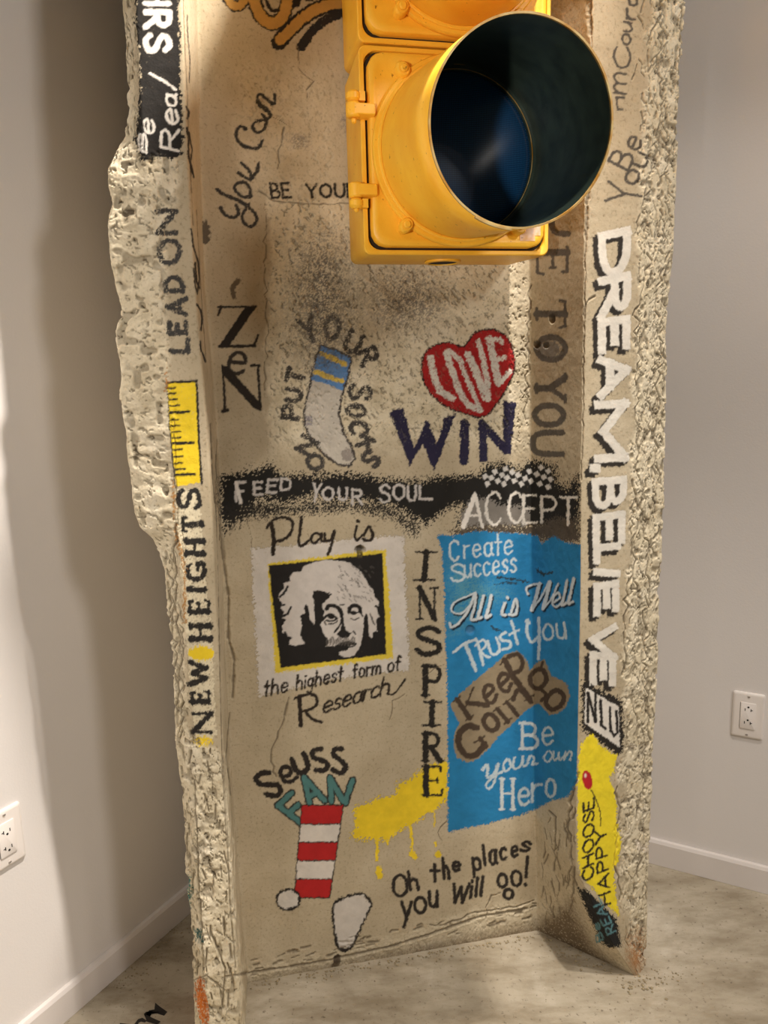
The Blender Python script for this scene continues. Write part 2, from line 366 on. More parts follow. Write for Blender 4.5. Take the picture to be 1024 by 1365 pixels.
# ------------------------------------------------------------------ concrete column: profile tables
# ground-plan frame of the column: WO = foot of the left web corner, WD runs along the web, WN points out of it
WO = np.array([-0.32495, 1.46111]); WD = np.array([0.97986, 0.19970]); WN = np.array([0.19970, -0.97986])
ZT = np.arange(0, 2.06, 0.025)
PROFILE = {'A': [-0.1034,-0.1029,-0.1024,-0.1019,-0.1014,-0.1007,-0.0997,-0.0987,-0.0976,-0.0966,-0.0956,-0.0949,-0.0948,-0.0947,-0.0946,-0.0946,-0.0945,-0.0943,-0.0941,-0.0938,-0.0936,-0.0935,-0.0937,-0.0938,-0.0939,-0.0941,-0.0941,-0.094,-0.094,-0.0934,-0.0925,-0.0917,-0.0909,-0.09,-0.09,-0.0905,-0.0909,-0.0913,-0.0918,-0.0932,-0.0992,-0.1074,-0.1294,-0.1357,-0.1365,-0.1362,-0.137,-0.1377,-0.1374,-0.1378,-0.1405,-0.1411,-0.1362,-0.1362,-0.1392,-0.1411,-0.129,-0.1283,-0.1339,-0.1356,-0.1375,-0.1382,-0.1343,-0.127,-0.1313,-0.1284,-0.1151,-0.0952,-0.0911,-0.0869,-0.0857,-0.0851,-0.0845,-0.0844,-0.0845,-0.0839,-0.0818,-0.0797,-0.0776,-0.0755,-0.0733,-0.0712,-0.0691],
 'B': [-0.0725,-0.0724,-0.0723,-0.0722,-0.0721,-0.0721,-0.072,-0.0719,-0.0717,-0.0714,-0.0711,-0.0708,-0.0706,-0.0703,-0.07,-0.0697,-0.0694,-0.0691,-0.0688,-0.0685,-0.0682,-0.0671,-0.0661,-0.0651,-0.0641,-0.0631,-0.062,-0.061,-0.0607,-0.0605,-0.0603,-0.0601,-0.0599,-0.0597,-0.0595,-0.0593,-0.0591,-0.059,-0.0593,-0.0595,-0.0598,-0.06,-0.0603,-0.0605,-0.0607,-0.061,-0.061,-0.061,-0.061,-0.061,-0.061,-0.061,-0.0611,-0.0615,-0.0618,-0.0621,-0.0625,-0.0627,-0.0626,-0.0624,-0.0622,-0.062,-0.0628,-0.0643,-0.0658,-0.0673,-0.0688,-0.0685,-0.0676,-0.0666,-0.0657,-0.0648,-0.0638,-0.0629,-0.062,-0.0602,-0.0582,-0.0561,-0.0541,-0.052,-0.05,-0.048,-0.0459],
 'C': [-0.0141,-0.0139,-0.0137,-0.0135,-0.0133,-0.013,-0.0128,-0.0126,-0.0125,-0.0125,-0.0124,-0.0123,-0.0123,-0.0122,-0.0121,-0.012,-0.012,-0.0119,-0.0118,-0.0117,-0.0117,-0.0116,-0.0115,-0.0115,-0.0114,-0.0113,-0.011,-0.0103,-0.0097,-0.0091,-0.0085,-0.0079,-0.0073,-0.0067,-0.0062,-0.0057,-0.0053,-0.0048,-0.0044,-0.0039,-0.0035,-0.003,-0.0026,-0.0022,-0.0017,-0.0013,-0.0008,-0.0004,-0.0006,-0.0009,-0.0012,-0.0014,-0.0017,-0.002,-0.0023,-0.0026,-0.0029,-0.0031,-0.0031,-0.0032,-0.0032,-0.0032,-0.0029,-0.0024,-0.0018,-0.0013,-0.0007,-0.0002,0.0004,0.001,0.0019,0.0029,0.0039,0.0049,0.0059,0.0068,0.0077,0.0087,0.0105,0.0124,0.0142,0.016,0.0178],
 'D': [-0.0007,-0.0006,-0.001,-0.0014,-0.0018,-0.0022,-0.0026,-0.003,-0.0034,-0.0038,-0.0042,-0.0046,-0.0048,-0.0048,-0.0048,-0.0047,-0.0047,-0.0046,-0.0046,-0.0046,-0.0045,-0.0045,-0.0044,-0.004,-0.0036,-0.0031,-0.0027,-0.0023,-0.0019,-0.0015,-0.0011,-0.0006,0.0004,0.0014,0.0024,0.0034,0.0044,0.0054,0.0064,0.0074,0.0084,0.0092,0.0096,0.01,0.0104,0.0108,0.0112,0.0112,0.011,0.0108,0.0106,0.0104,0.0102,0.01,0.0094,0.0088,0.0083,0.0077,0.0071,0.0072,0.008,0.0089,0.0097,0.0106,0.0114,0.0123,0.0131,0.014,0.0149,0.0161,0.0173,0.0185,0.0197,0.0209,0.0221,0.0233,0.0245,0.0257,0.0271,0.0288,0.0306,0.0323,0.034],
 'E': [0.6721,0.6712,0.6704,0.6696,0.6688,0.6679,0.6671,0.6663,0.6655,0.6646,0.6638,0.663,0.6622,0.6613,0.6605,0.6597,0.6589,0.658,0.6572,0.6567,0.6562,0.6557,0.6553,0.6548,0.6544,0.6539,0.6535,0.653,0.6525,0.6521,0.6516,0.6512,0.6507,0.6503,0.6498,0.6493,0.6489,0.6484,0.648,0.6475,0.6472,0.6469,0.6466,0.6462,0.6459,0.6456,0.6452,0.6449,0.6446,0.6443,0.6439,0.6436,0.6433,0.643,0.6426,0.6423,0.642,0.6417,0.6413,0.641,0.6407,0.6403,0.64,0.6397,0.6401,0.6405,0.6408,0.6412,0.6416,0.6419,0.6423,0.6427,0.6431,0.6434,0.6438,0.6442,0.6445,0.6449,0.6453,0.6456,0.6455,0.6452,0.645],
 'F': [0.8201,0.8051,0.7899,0.7746,0.76,0.7483,0.7365,0.7248,0.713,0.7013,0.6903,0.6808,0.6789,0.678,0.6771,0.6762,0.676,0.676,0.676,0.676,0.676,0.676,0.676,0.676,0.6761,0.6761,0.6761,0.6761,0.6761,0.6761,0.6761,0.6761,0.6761,0.6761,0.6761,0.6759,0.6755,0.6752,0.6748,0.6745,0.6741,0.6738,0.6734,0.673,0.673,0.6732,0.6734,0.6737,0.6739,0.6742,0.6744,0.6747,0.6745,0.6742,0.6739,0.6736,0.6733,0.6729,0.6726,0.6723,0.672,0.6717,0.6713,0.671,0.6707,0.671,0.6715,0.6719,0.6724,0.6728,0.6733,0.6737,0.6742,0.6746,0.6749,0.6743,0.6737,0.6731,0.6725,0.672,0.6714,0.6708,0.6702],
 'G': [0.8299,0.8212,0.8125,0.8039,0.7986,0.7939,0.7892,0.7845,0.7808,0.7786,0.7764,0.7742,0.772,0.7698,0.7675,0.7664,0.7673,0.7682,0.7691,0.7701,0.771,0.7719,0.7728,0.7737,0.7746,0.7755,0.7764,0.7773,0.7783,0.7792,0.7801,0.781,0.7819,0.7828,0.7836,0.7835,0.7835,0.7834,0.7834,0.7833,0.7832,0.7829,0.7826,0.7822,0.7819,0.7816,0.7812,0.7809,0.7806,0.7803,0.7799,0.7796,0.7793,0.779,0.7787,0.7785,0.7783,0.7781,0.7779,0.7777,0.7775,0.7773,0.7772,0.777,0.7768,0.7782,0.7802,0.7821,0.7841,0.7861,0.7866,0.7866,0.7866,0.7867,0.7867,0.7867,0.7867,0.7861,0.7851,0.7841,0.7831,0.7821,0.7812],
 'H': [0.8616,0.8617,0.8619,0.862,0.8621,0.8622,0.8624,0.8621,0.8616,0.8611,0.8607,0.8609,0.8612,0.8615,0.8617,0.862,0.8623,0.8625,0.8625,0.8626,0.8626,0.8629,0.8634,0.864,0.8645,0.865,0.8656,0.866,0.8652,0.8644,0.8637,0.8629,0.8621,0.8613,0.8617,0.8627,0.8634,0.8632,0.8631,0.8629,0.8645,0.8659,0.8643,0.8628,0.8613,0.8607,0.8604,0.8601,0.8598,0.8598,0.8599,0.86,0.8601,0.8563,0.8523,0.8547,0.857,0.8589,0.8604,0.8619,0.8633,0.8648,0.8661,0.8657,0.8654,0.865,0.8646,0.8642,0.8638,0.8634,0.8634,0.864,0.8646,0.8652,0.8659,0.8665,0.8671,0.8676,0.8669,0.8662,0.8653,0.8641,0.8629]}
P_OUT = {'A': 0.150, 'B': 0.178, 'C': 0.178, 'D': 0.0, 'E': 0.0, 'F': 0.178, 'G': 0.178, 'H': 0.155}
DET = 1.0                                                   # mesh density
SEGS = [('RA', 'A', 8), ('A', 'B', 62), ('B', 'C', 50), ('C', 'D', 46), ('D', 'E', 360), ('E', 'F', 104), ('F', 'G', 66), ('G', 'H', 50), ('H', 'RH', 8)]

rng = np.random.RandomState(7)
def vnoise(u, v, seed, smooth=True):
    iu = np.floor(u).astype(np.int64); iv = np.floor(v).astype(np.int64); fu = u - iu; fv = v - iv
    if smooth: fu = fu * fu * (3 - 2 * fu); fv = fv * fv * (3 - 2 * fv)
    tab = np.random.RandomState(seed).rand(512, 512).astype(np.float32)
    a = tab[iu & 511, iv & 511]; b = tab[(iu + 1) & 511, iv & 511]; c = tab[iu & 511, (iv + 1) & 511]; d = tab[(iu + 1) & 511, (iv + 1) & 511]
    return (a * (1 - fu) + b * fu) * (1 - fv) + (c * (1 - fu) + d * fu) * fv
def fbm(u, v, seed, octs=4, gain=0.5):
    s = 0; a = 1; t = 0
    for k in range(octs):
        s = s + a * vnoise(u * 2 ** k + 13.7 * k, v * 2 ** k + 5.1 * k, seed + k); t += a; a *= gain
    return s / t
def sstep(a, b, x):
    t = np.clip((x - a) / (b - a), 0, 1); return t * t * (3 - 2 * t)

def photo_xy(X, Y, Z):
    """where a point of the place is found in the photograph: the tracing grid of the painted motifs"""
    z = Z - CAM_H; zc = Y * math.cos(PITCH) - z * math.sin(PITCH); v = -(Y * math.sin(PITCH) + z * math.cos(PITCH))
    u = X / zc * FPX; v = v / zc * FPX
    return 512 + u * math.cos(ROLL) + v * math.sin(ROLL), 682.5 - u * math.sin(ROLL) + v * math.cos(ROLL)

# rows: dense where the photograph shows them, coarse above
ys = np.linspace(1330, -70, int(1165 * DET)); zr = []
for y in ys:                                                # heights on the middle of the web
    dy = y - 682.5; d = (FPX * math.cos(PITCH) - dy * math.sin(PITCH), -FPX * math.sin(PITCH) - dy * math.cos(PITCH))
    zr.append(CAM_H + 1.51 * d[1] / d[0])
zr = np.array(zr); zr = zr[zr > 0.001]; zr = np.concatenate([[0.0], zr, np.arange(zr[-1] + 0.03, 3.0, 0.03), [3.0]])
NR = len(zr)
feat = {}
for k, t in PROFILE.items():
    s = np.interp(zr, ZT, t)
    feat[k] = (s, np.full(NR, P_OUT[k]))
feat['RA'] = (feat['A'][0] + 0.012, np.full(NR, -0.06)); feat['RH'] = (feat['H'][0] - 0.004, np.full(NR, -0.06))
S = []; Pp = []; SEG = []
for si, (a, b, n) in enumerate(SEGS):
    n = max(4, int(n * DET)); t = np.linspace(0, 1, n, endpoint=False)[None, :]
    S.append(feat[a][0][:, None] * (1 - t) + feat[b][0][:, None] * t); Pp.append(feat[a][1][:, None] * (1 - t) + feat[b][1][:, None] * t)
    SEG += [si] * n
S.append(feat['RH'][0][:, None]); Pp.append(feat['RH'][1][:, None]); SEG += [len(SEGS) - 1]
S = np.concatenate(S, 1); Pp = np.concatenate(Pp, 1); SEG = np.array(SEG); NC = S.shape[1]
def smooth_cols(M, k):
    for _ in range(k):
        Q = M.copy(); Q[:, 1:-1] = 0.25 * M[:, :-2] + 0.5 * M[:, 1:-1] + 0.25 * M[:, 2:]; M = Q
    return M
S = smooth_cols(S, 8); Pp = smooth_cols(Pp, 8)
arc = np.zeros_like(S); dS = np.diff(S, axis=1); dP = np.diff(Pp, axis=1)
arc[:, 1:] = np.cumsum(np.sqrt(dS ** 2 + dP ** 2), axis=1)
mid = int(NR * 0.4); arc = np.repeat(arc[mid:mid + 1], NR, 0)
ZZ = np.repeat(zr[:, None], NC, 1)
Xb = WO[0] + S * WD[0] + Pp * WN[0]; Yb = WO[1] + S * WD[1] + Pp * WN[1]
PX, PY = photo_xy(Xb, Yb, ZZ)
# outward direction of the profile (rows share one profile to good accuracy)
tS = np.gradient(S, axis=1); tP = np.gradient(Pp, axis=1); ln = np.sqrt(tS ** 2 + tP ** 2) + 1e-9
nS, nP = -tP / ln, tS / ln
nS = smooth_cols(nS, 10); nP = smooth_cols(nP, 10)
NXo = nS * WD[0] + nP * WN[0]; NYo = nS * WD[1] + nP * WN[1]

sg = np.repeat(SEG[None, :], NR, 0)
# ---- relief
def ramp_y(t): k = sorted(t); return np.interp(PY, k, [t[i] for i in k])
wob = (fbm(arc * 40, ZZ * 40, 300, 3) - 0.5)
fine = fbm(arc * 330, ZZ * 330, 11, 3, 0.6) - 0.5
midn = fbm(arc * 90, ZZ * 90, 23, 4, 0.55) - 0.5
big = fbm(arc * 14, ZZ * 14, 37, 3) - 0.5
PXw = PX + wob * 22; PYw = PY + wob[::-1] * 22
bl = ramp_y({-100: 178, 0: 180, 190: 186, 215: 240, 300: 226, 480: 224, 650: 234, 730: 236, 975: 256, 1005: 300, 1400: 330})
rough_left = ((sg <= 3) * sstep(6, -8, PXw - bl))
gl = ramp_y({-100: 872, 0: 868, 150: 860, 250: 852, 450: 846, 600: 843, 800: 838, 950: 832, 1100: 824, 1200: 828, 1300: 850})
rough_right = ((sg >= 6) * sstep(-5, 7, PXw - gl))
rough_web = ((sg == 4) * sstep(352, 364, PXw) * sstep(712, 702, PXw) * sstep(255, 275, PYw) * sstep(625, 560, PYw))
rough_web2 = ((sg == 4) * 0.45 * sstep(300, 330, PXw) * sstep(470, 430, PXw) * sstep(60, 120, PYw) * sstep(300, 240, PYw))
base_rough = ((sg >= 4) & (sg <= 5)) * sstep(-14, 6, PYw - np.interp(PX, [300, 330, 430, 540, 600, 700, 720, 760, 800, 850], [1300, 1296, 1272, 1248, 1225, 1205, 1200, 1195, 1200, 1235]))
corner_rough = ((sg == 5) * sstep(1050, 1120, PYw) * 0.6)
ROUGH = np.clip(np.maximum.reduce([rough_left, rough_right, rough_web, rough_web2, base_rough * 0.45, corner_rough * 0.6]), 0, 1)
wu = (fbm(arc * 120, ZZ * 120, 55, 2) - 0.5) * 0.012
pn = vnoise((arc + wu) * 230 + ZZ * 60, (ZZ + wu[::-1]) * 150, 51) * 0.6 + vnoise((arc + wu) * 460, (ZZ - wu) * 330 + arc * 90, 52) * 0.4
pits = sstep(0.36, 0.24, pn)
vo = np.abs(fbm(arc * 60 + 3, ZZ * 32, 77, 4) - 0.5); veins = sstep(0.035, 0.0, vo)
pits2 = sstep(0.36, 0.2, vnoise(arc * 115, ZZ * 70, 61))
strong = np.maximum(rough_left, rough_right)
D = 0.0016 * big + 0.0009 * midn + 0.0003 * fine
D += ROUGH * (1 - 0.62 * rough_right) * (0.0020 * midn + 0.0009 * fine) + ROUGH * 0.003 * big
D -= ROUGH * pits * 0.0024
D -= strong * (pits2 * 0.0030 + veins * 0.0012 * (rough_right > 0.3))
PIT_DARK = np.clip(ROUGH * (0.55 * pits + strong * 0.45 * pits2 + 0.5 * veins * rough_right), 0, 1)  # brown darkening in pits and veins; cracks and dents add to it
lumps = sstep(0.45, 0.8, vnoise(arc * 55, ZZ * 48, 91)); D += (rough_left * 0.0018 + rough_right * 0.0014) * lumps

def seg_dist(x, y, p, q):
    vx, vy = q[0] - p[0], q[1] - p[1]; t = np.clip(((x - p[0]) * vx + (y - p[1]) * vy) / (vx * vx + vy * vy + 1e-9), 0, 1)
    return np.hypot(x - p[0] - t * vx, y - p[1] - t * vy)
FX, FY, FS = PX.ravel(), PY.ravel(), sg.ravel()
row_hi = PY.max(1); row_lo = PY.min(1)
def subset(x0, x1, y0, y1, segs):
    rows = np.nonzero((row_hi > y0) & (row_lo < y1))[0]
    if len(rows) == 0: return np.zeros(0, int)
    r0, r1 = rows[0], rows[-1] + 1; cols = np.nonzero((SEG >= segs[0]) & (SEG <= segs[1]))[0]; c0, c1 = cols[0], cols[-1] + 1
    a = PX[r0:r1, c0:c1]; b = PY[r0:r1, c0:c1]
    i, j = np.nonzero((a > x0) & (a < x1) & (b > y0) & (b < y1)); return (i + r0) * NC + j + c0
Df = D.ravel(); PIT_DARKf = PIT_DARK.ravel()
crnd = random.Random(5)
def crack(pts, w=1.3, depth=0.004, wig=3.0, darken=0.8, segs=(1, 7), edge=0.0005):
    q = []
    if 243 < pts[0][0] < 312: wig *= 0.15                  # the left inner side is seen edge-on
    for (a, b) in zip(pts[:-1], pts[1:]):
        n = max(2, int(math.hypot(b[0] - a[0], b[1] - a[1]) / 7))
        for i in range(n): q.append((a[0] + (b[0] - a[0]) * i / n + crnd.uniform(-wig, wig), a[1] + (b[1] - a[1]) * i / n + crnd.uniform(-wig, wig) * 0.5))
    q.append(pts[-1])
    for k in range(len(q) - 1):
        a, b = q[k], q[k + 1]; ww = w * crnd.uniform(0.4, 1.3); m = ww * 3 + 2
        idx = subset(min(a[0], b[0]) - m, max(a[0], b[0]) + m, min(a[1], b[1]) - m, max(a[1], b[1]) + m, segs)
        if len(idx) == 0: continue
        d = seg_dist(FX[idx], FY[idx], a, b); c = np.clip(1 - d / (ww + 0.6), 0, 1)
        Df[idx] = np.minimum(Df[idx], Df[idx] * (1 - c) - 0.55 * depth * c); PIT_DARKf[idx] = np.maximum(PIT_DARKf[idx], darken * np.clip(1.2 - d / ww, 0, 1))
        Df[idx] += edge * 0.5 * np.exp(-((d - ww * 1.8) / 1.2) ** 2)
CR = [([(785, -40), (787, 45)], 3.0, 0.012, 1.0), ([(789, 48), (784, 180), (781, 300), (779, 420), (777, 560), (775, 640)], 0.9, 0.004, 1.2),
      ([(785, 250), (782, 320)], 1.8, 0.006, 2), ([(706, 380), (704, 470), (701, 560)], 1.4, 0.004, 3), ([(792, 395), (782, 405), (780, 425)], 1.5, 0.004, 2),
      ([(846, 640), (843, 720), (848, 745), (836, 800), (834, 860), (830, 900)], 1.4, 0.006, 4), ([(866, 340), (858, 400), (848, 420), (856, 500), (848, 560), (853, 640)], 1.2, 0.005, 5),
      ([(880, 360), (876, 420), (884, 470), (874, 560), (878, 640)], 1.2, 0.006, 5), ([(861, 640), (856, 700), (866, 760), (858, 860), (866, 960), (858, 1060)], 1.2, 0.006, 5),
      ([(822, 1050), (826, 1085), (820, 1140), (826, 1200)], 1.6, 0.006, 3), ([(912, -30), (910, 60), (905, 160), (900, 200)], 2.4, 0.010, 2.5),
      ([(886, -20), (878, 60), (882, 150), (870, 230)], 1.3, 0.005, 4), ([(880, 20), (868, 40), (863, 60)], 1.2, 0.004, 3),
      ([(244, -20), (247, 60), (250, 120), (253, 200), (258, 300)], 0.9, 0.003, 1.2), ([(262, 280), (268, 380), (275, 480)], 0.7, 0.002, 0.8),
      ([(281, 565), (282, 590), (284, 640), (287, 670)], 1.2, 0.004, 1.5), ([(290, 585), (288, 620), (292, 680), (293, 720)], 0.8, 0.003, 1.5),
      ([(294, 700), (300, 760), (305, 800), (304, 850), (312, 880), (310, 930)], 2.2, 0.006, 3), ([(287, 640), (291, 760), (293, 860), (296, 1000), (302, 1130)], 0.9, 0.003, 1.2),
      ([(386, 930), (372, 975), (362, 1000), (364, 1030), (368, 1035)], 1.6, 0.003, 2.0), ([(306, 950), (302, 1010), (308, 1060)], 1.0, 0.003, 2),
      ([(330, 690), (340, 760)], 0.6, 0.001, 2), ([(520, 960), (524, 935), (540, 925)], 0.8, 0.002, 2), ([(562, 905), (580, 890), (594, 885)], 0.8, 0.002, 2),
      ([(347, 255), (365, 268), (440, 272), (484, 270)], 1.2, 0.002, 3), ([(355, 270), (352, 350), (356, 430), (353, 520)], 1.0, 0.002, 3),
      ([(395, 60), (400, 90), (415, 110), (410, 130)], 1.0, 0.003, 4), ([(380, 170), (372, 200), (370, 225)], 1.4, 0.003, 2), ([(362, 155), (390, 170)], 0.6, 0.002, 2),
      ([(770, 1030), (762, 1060), (756, 1100), (764, 1150), (768, 1180)], 2.0, 0.008, 3), ([(735, 1080), (742, 1120), (738, 1160)], 1.5, 0.005, 4),
      ([(300, 1302), (380, 1290), (440, 1280), (520, 1262), (575, 1245), (640, 1222), (700, 1212)], 2.0, 0.006, 4),
      ([(585, 1235), (640, 1215), (690, 1208), (712, 1200)], 1.2, 0.005, 3), ([(645, 1225), (655, 1195), (668, 1190)], 1.0, 0.003, 3),
      ([(590, 1120), (582, 1110), (596, 1095)], 0.8, 0.003, 2), ([(240, 1050), (246, 1130), (250, 1220), (262, 1300)], 1.8, 0.006, 4), ([(258, 1040), (262, 1110), (266, 1200), (272, 1280)], 1.6, 0.006, 5),
      ([(233, 700), (236, 800), (240, 900), (246, 980)], 1.6, 0.006, 4), ([(226, 760), (232, 850), (236, 950)], 1.5, 0.006, 4), ([(242, 690), (245, 760)], 0.9, 0.003, 2),
      ([(232, 560), (234, 640), (238, 700)], 0.8, 0.004, 1.2), ([(166, 30), (168, 100), (172, 180)], 1.0, 0.004, 2), ([(280, 1240), (300, 1290), (296, 1340)], 1.5, 0.005, 4),
      ([(250, 1310), (275, 1300), (300, 1320)], 1.3, 0.004, 4), ([(298, 1010), (303, 1100), (306, 1200), (314, 1290)], 1.0, 0.004, 1.5)]
for (p_, w_, d_, g_) in CR: crack(p_, w_, d_, g_)
for k in range(130):                                        # short shrinkage cracks in the rough right edge and foot
    x = crnd.uniform(850, 895); y = crnd.uniform(-20, 1280); x -= max(0, y - 500) * 0.028
    crack([(x, y), (x + crnd.uniform(-9, 9), y + crnd.uniform(10, 30))], crnd.uniform(0.5, 1.6), 0.004, 3)
for k in range(60):
    y = crnd.uniform(730, 1340); x0 = np.interp(y, [730, 1000, 1340], [215, 240, 262]); x1 = np.interp(y, [730, 975, 1010, 1340], [232, 254, 296, 315]); x = crnd.uniform(x0, x1)
    crack([(x, y), (x + crnd.uniform(-4, 6), y + crnd.uniform(6, 26))], crnd.uniform(0.7, 1.9), 0.005, 2)
for k in range(40):
    x = crnd.uniform(720, 768); y = crnd.uniform(1075, 1215)
    crack([(x, y), (x + crnd.uniform(-5, 5), y + crnd.uniform(6, 22))], crnd.uniform(0.7, 1.6), 0.004, 2, segs=(5, 5))
for k in range(60):
    x = crnd.uniform(330, 715); y = 1300 - (x - 330) * 0.21 + crnd.uniform(-22, 4)
    crack([(x, y), (x + crnd.uniform(4, 14), y - crnd.uniform(0, 4))], crnd.uniform(0.8, 2.2), 0.004, 2, segs=(4, 4))
def dent(x, y, rx, ry, depth, darken=0.5, segs=(4, 7)):
    idx = subset(x - rx * 1.6, x + rx * 1.6, y - ry * 1.6, y + ry * 1.6, segs)
    d = np.hypot((FX[idx] - x) / rx, (FY[idx] - y) / ry); c = sstep(1.15, 0.75, d); Df[idx] -= depth * c; PIT_DARKf[idx] = np.maximum(PIT_DARKf[idx], darken * c)
dent(716, 459, 4.5, 5, 0.012, 0.9); dent(728, 460, 4, 4, 0.008, 0.7); dent(736, 425, 4, 6, 0.010, 0.9); dent(480, 733, 7, 5.5, 0.012, 1.0); dent(480, 741, 4, 3, 0.006, 0.9)
dent(627, 840, 6, 6, 0.006, 0.5); dent(861, 1271, 3.5, 6, 0.006, 0.9)

# ------------------------------------------------------------------ paint on the column
NV = NR * NC
PC = np.zeros((NV, 3), np.float32); PA = np.zeros(NV, np.float32); PID = np.zeros(NV, np.int32)
gx, gy = arc, ZZ
ragx = ((fbm(gx * 260, gy * 260, 401, 3) - 0.5) * 5).ravel(); ragy = ((fbm(gx * 260, gy * 260, 431, 3) - 0.5) * 5).ravel()
grain = fbm(gx * 420, gy * 420, 461, 3, 0.7).ravel(); grain = np.clip((grain - 0.5) * 2.2 + 0.5, 0, 1)
brush = fbm(gx * 60, gy * 240, 481, 3, 0.6).ravel(); RGf = ROUGH.ravel()
tone_n = fbm(gx * 50, gy * 50, 491, 4, 0.6).ravel()
MOT = [None]
def motif(name, label=None, parent=0):
    MOT.append((name, label, parent)); return len(MOT) - 1
cur = 0
ALL = (1, 7)
def lay(idx, a, col, worn, noid=False):
    if len(idx) == 0: return
    if worn > 0:
        g = grain[idx] * 0.75 + brush[idx] * 0.25; w = worn * (0.75 + 0.5 * RGf[idx])
        a = a * sstep(w - 0.16, w + 0.16, g + 0.12)
    a = a * (1 - 0.35 * np.clip(PIT_DARKf[idx] * 1.3 - 0.25, 0, 1))
    m = a > 0.003; idx = idx[m]; a = a[m]
    c = np.array(lin(col), np.float32)[None, :] * (0.86 + 0.28 * tone_n[idx, None])
    A0 = PA[idx]; A1 = a + A0 * (1 - a)
    PC[idx] = (c * a[:, None] + PC[idx] * (A0 * (1 - a))[:, None]) / np.maximum(A1, 1e-6)[:, None]; PA[idx] = A1
    if not noid: PID[idx[a > 0.35]] = cur
def erase(idx, a):
    PA[idx] *= (1 - a); PID[idx[a > 0.6]] = 0
def cat(pts, closed=False, n=6):
    P_ = [np.array(p, float) for p in pts]; out = []; m = len(P_)
    rng_ = range(m if closed else m - 1)
    for i in rng_:
        p0 = P_[(i - 1) % m] if (closed or i > 0) else P_[0]; p1 = P_[i]; p2 = P_[(i + 1) % m]; p3 = P_[(i + 2) % m] if (closed or i + 2 < m) else P_[-1]
        for k in range(n):
            t = k / n; out.append(tuple(0.5 * (2 * p1 + (p2 - p0) * t + (2 * p0 - 5 * p1 + 4 * p2 - p3) * t * t + (3 * p1 - p0 - 3 * p2 + p3) * t ** 3)))
    out.append(tuple(P_[0] if closed else P_[-1])); return out
def stroke(pts, r, col, worn=0.25, rag=0.5, segs=ALL, smooth=False, closed=False, r1=None, sp=False, noid=False):
    """a brush stroke along a polyline; r may taper to r1"""
    if smooth: pts = cat(pts, closed)
    elif closed: pts = list(pts) + [pts[0]]
    m = max(r, r1 or 0) + 4; xs = [p[0] for p in pts]; ysx = [p[1] for p in pts]
    idx = subset(min(xs) - m, max(xs) + m, min(ysx) - m, max(ysx) + m, segs)
    if len(idx) == 0: return
    x = FX[idx] + ragx[idx] * rag; y = FY[idx] + ragy[idx] * rag; best = np.full(len(idx), 1e9)
    n = len(pts) - 1
    if n == 0: best = np.hypot(x - pts[0][0], y - pts[0][1]) - r
    for k in range(n):
        d = seg_dist(x, y, pts[k], pts[k + 1]); rr = r if r1 is None else r + (r1 - r) * (k + 0.5) / n
        best = np.minimum(best, d - rr)
    lay(idx, np.clip(0.5 - best / 1.3, 0, 1), col, worn, noid)
def polyd(x, y, pts):
    inside = np.zeros(len(x), bool); best = np.full(len(x), 1e9); n = len(pts)
    for k in range(n):
        a, b = pts[k], pts[(k + 1) % n]; best = np.minimum(best, seg_dist(x, y, a, b))
        c = (a[1] > y) != (b[1] > y); xi = (b[0] - a[0]) * (y - a[1]) / ((b[1] - a[1]) if b[1] != a[1] else 1e-9) + a[0]; inside ^= c & (x < xi)
    return np.where(inside, -best, best)
def fill(pts, col, worn=0.15, rag=0.6, segs=ALL, smooth=False, spray=0.0, soft=1.3, er=False, noid=False):
    if smooth: pts = cat(pts, True)
    m = spray * 2 + 5; xs = [p[0] for p in pts]; ysx = [p[1] for p in pts]
    idx = subset(min(xs) - m, max(xs) + m, min(ysx) - m, max(ysx) + m, segs)
    if len(idx) == 0: return
    x = FX[idx] + ragx[idx] * rag; y = FY[idx] + ragy[idx] * rag; d = polyd(x, y, pts)
    if spray: d = d + (grain[idx] - 0.5) * 2 * spray
    a = np.clip(0.5 - d / soft, 0, 1)
    if er: erase(idx, a)
    else: lay(idx, a, col, worn, noid)
def oval(cx, cy, rx, ry, rot=0, n=20):
    c, s = math.cos(math.radians(rot)), math.sin(math.radians(rot))
    return [(cx + rx * math.cos(t) * c - ry * math.sin(t) * s, cy + rx * math.cos(t) * s + ry * math.sin(t) * c) for t in [2 * math.pi * i / n for i in range(n)]]

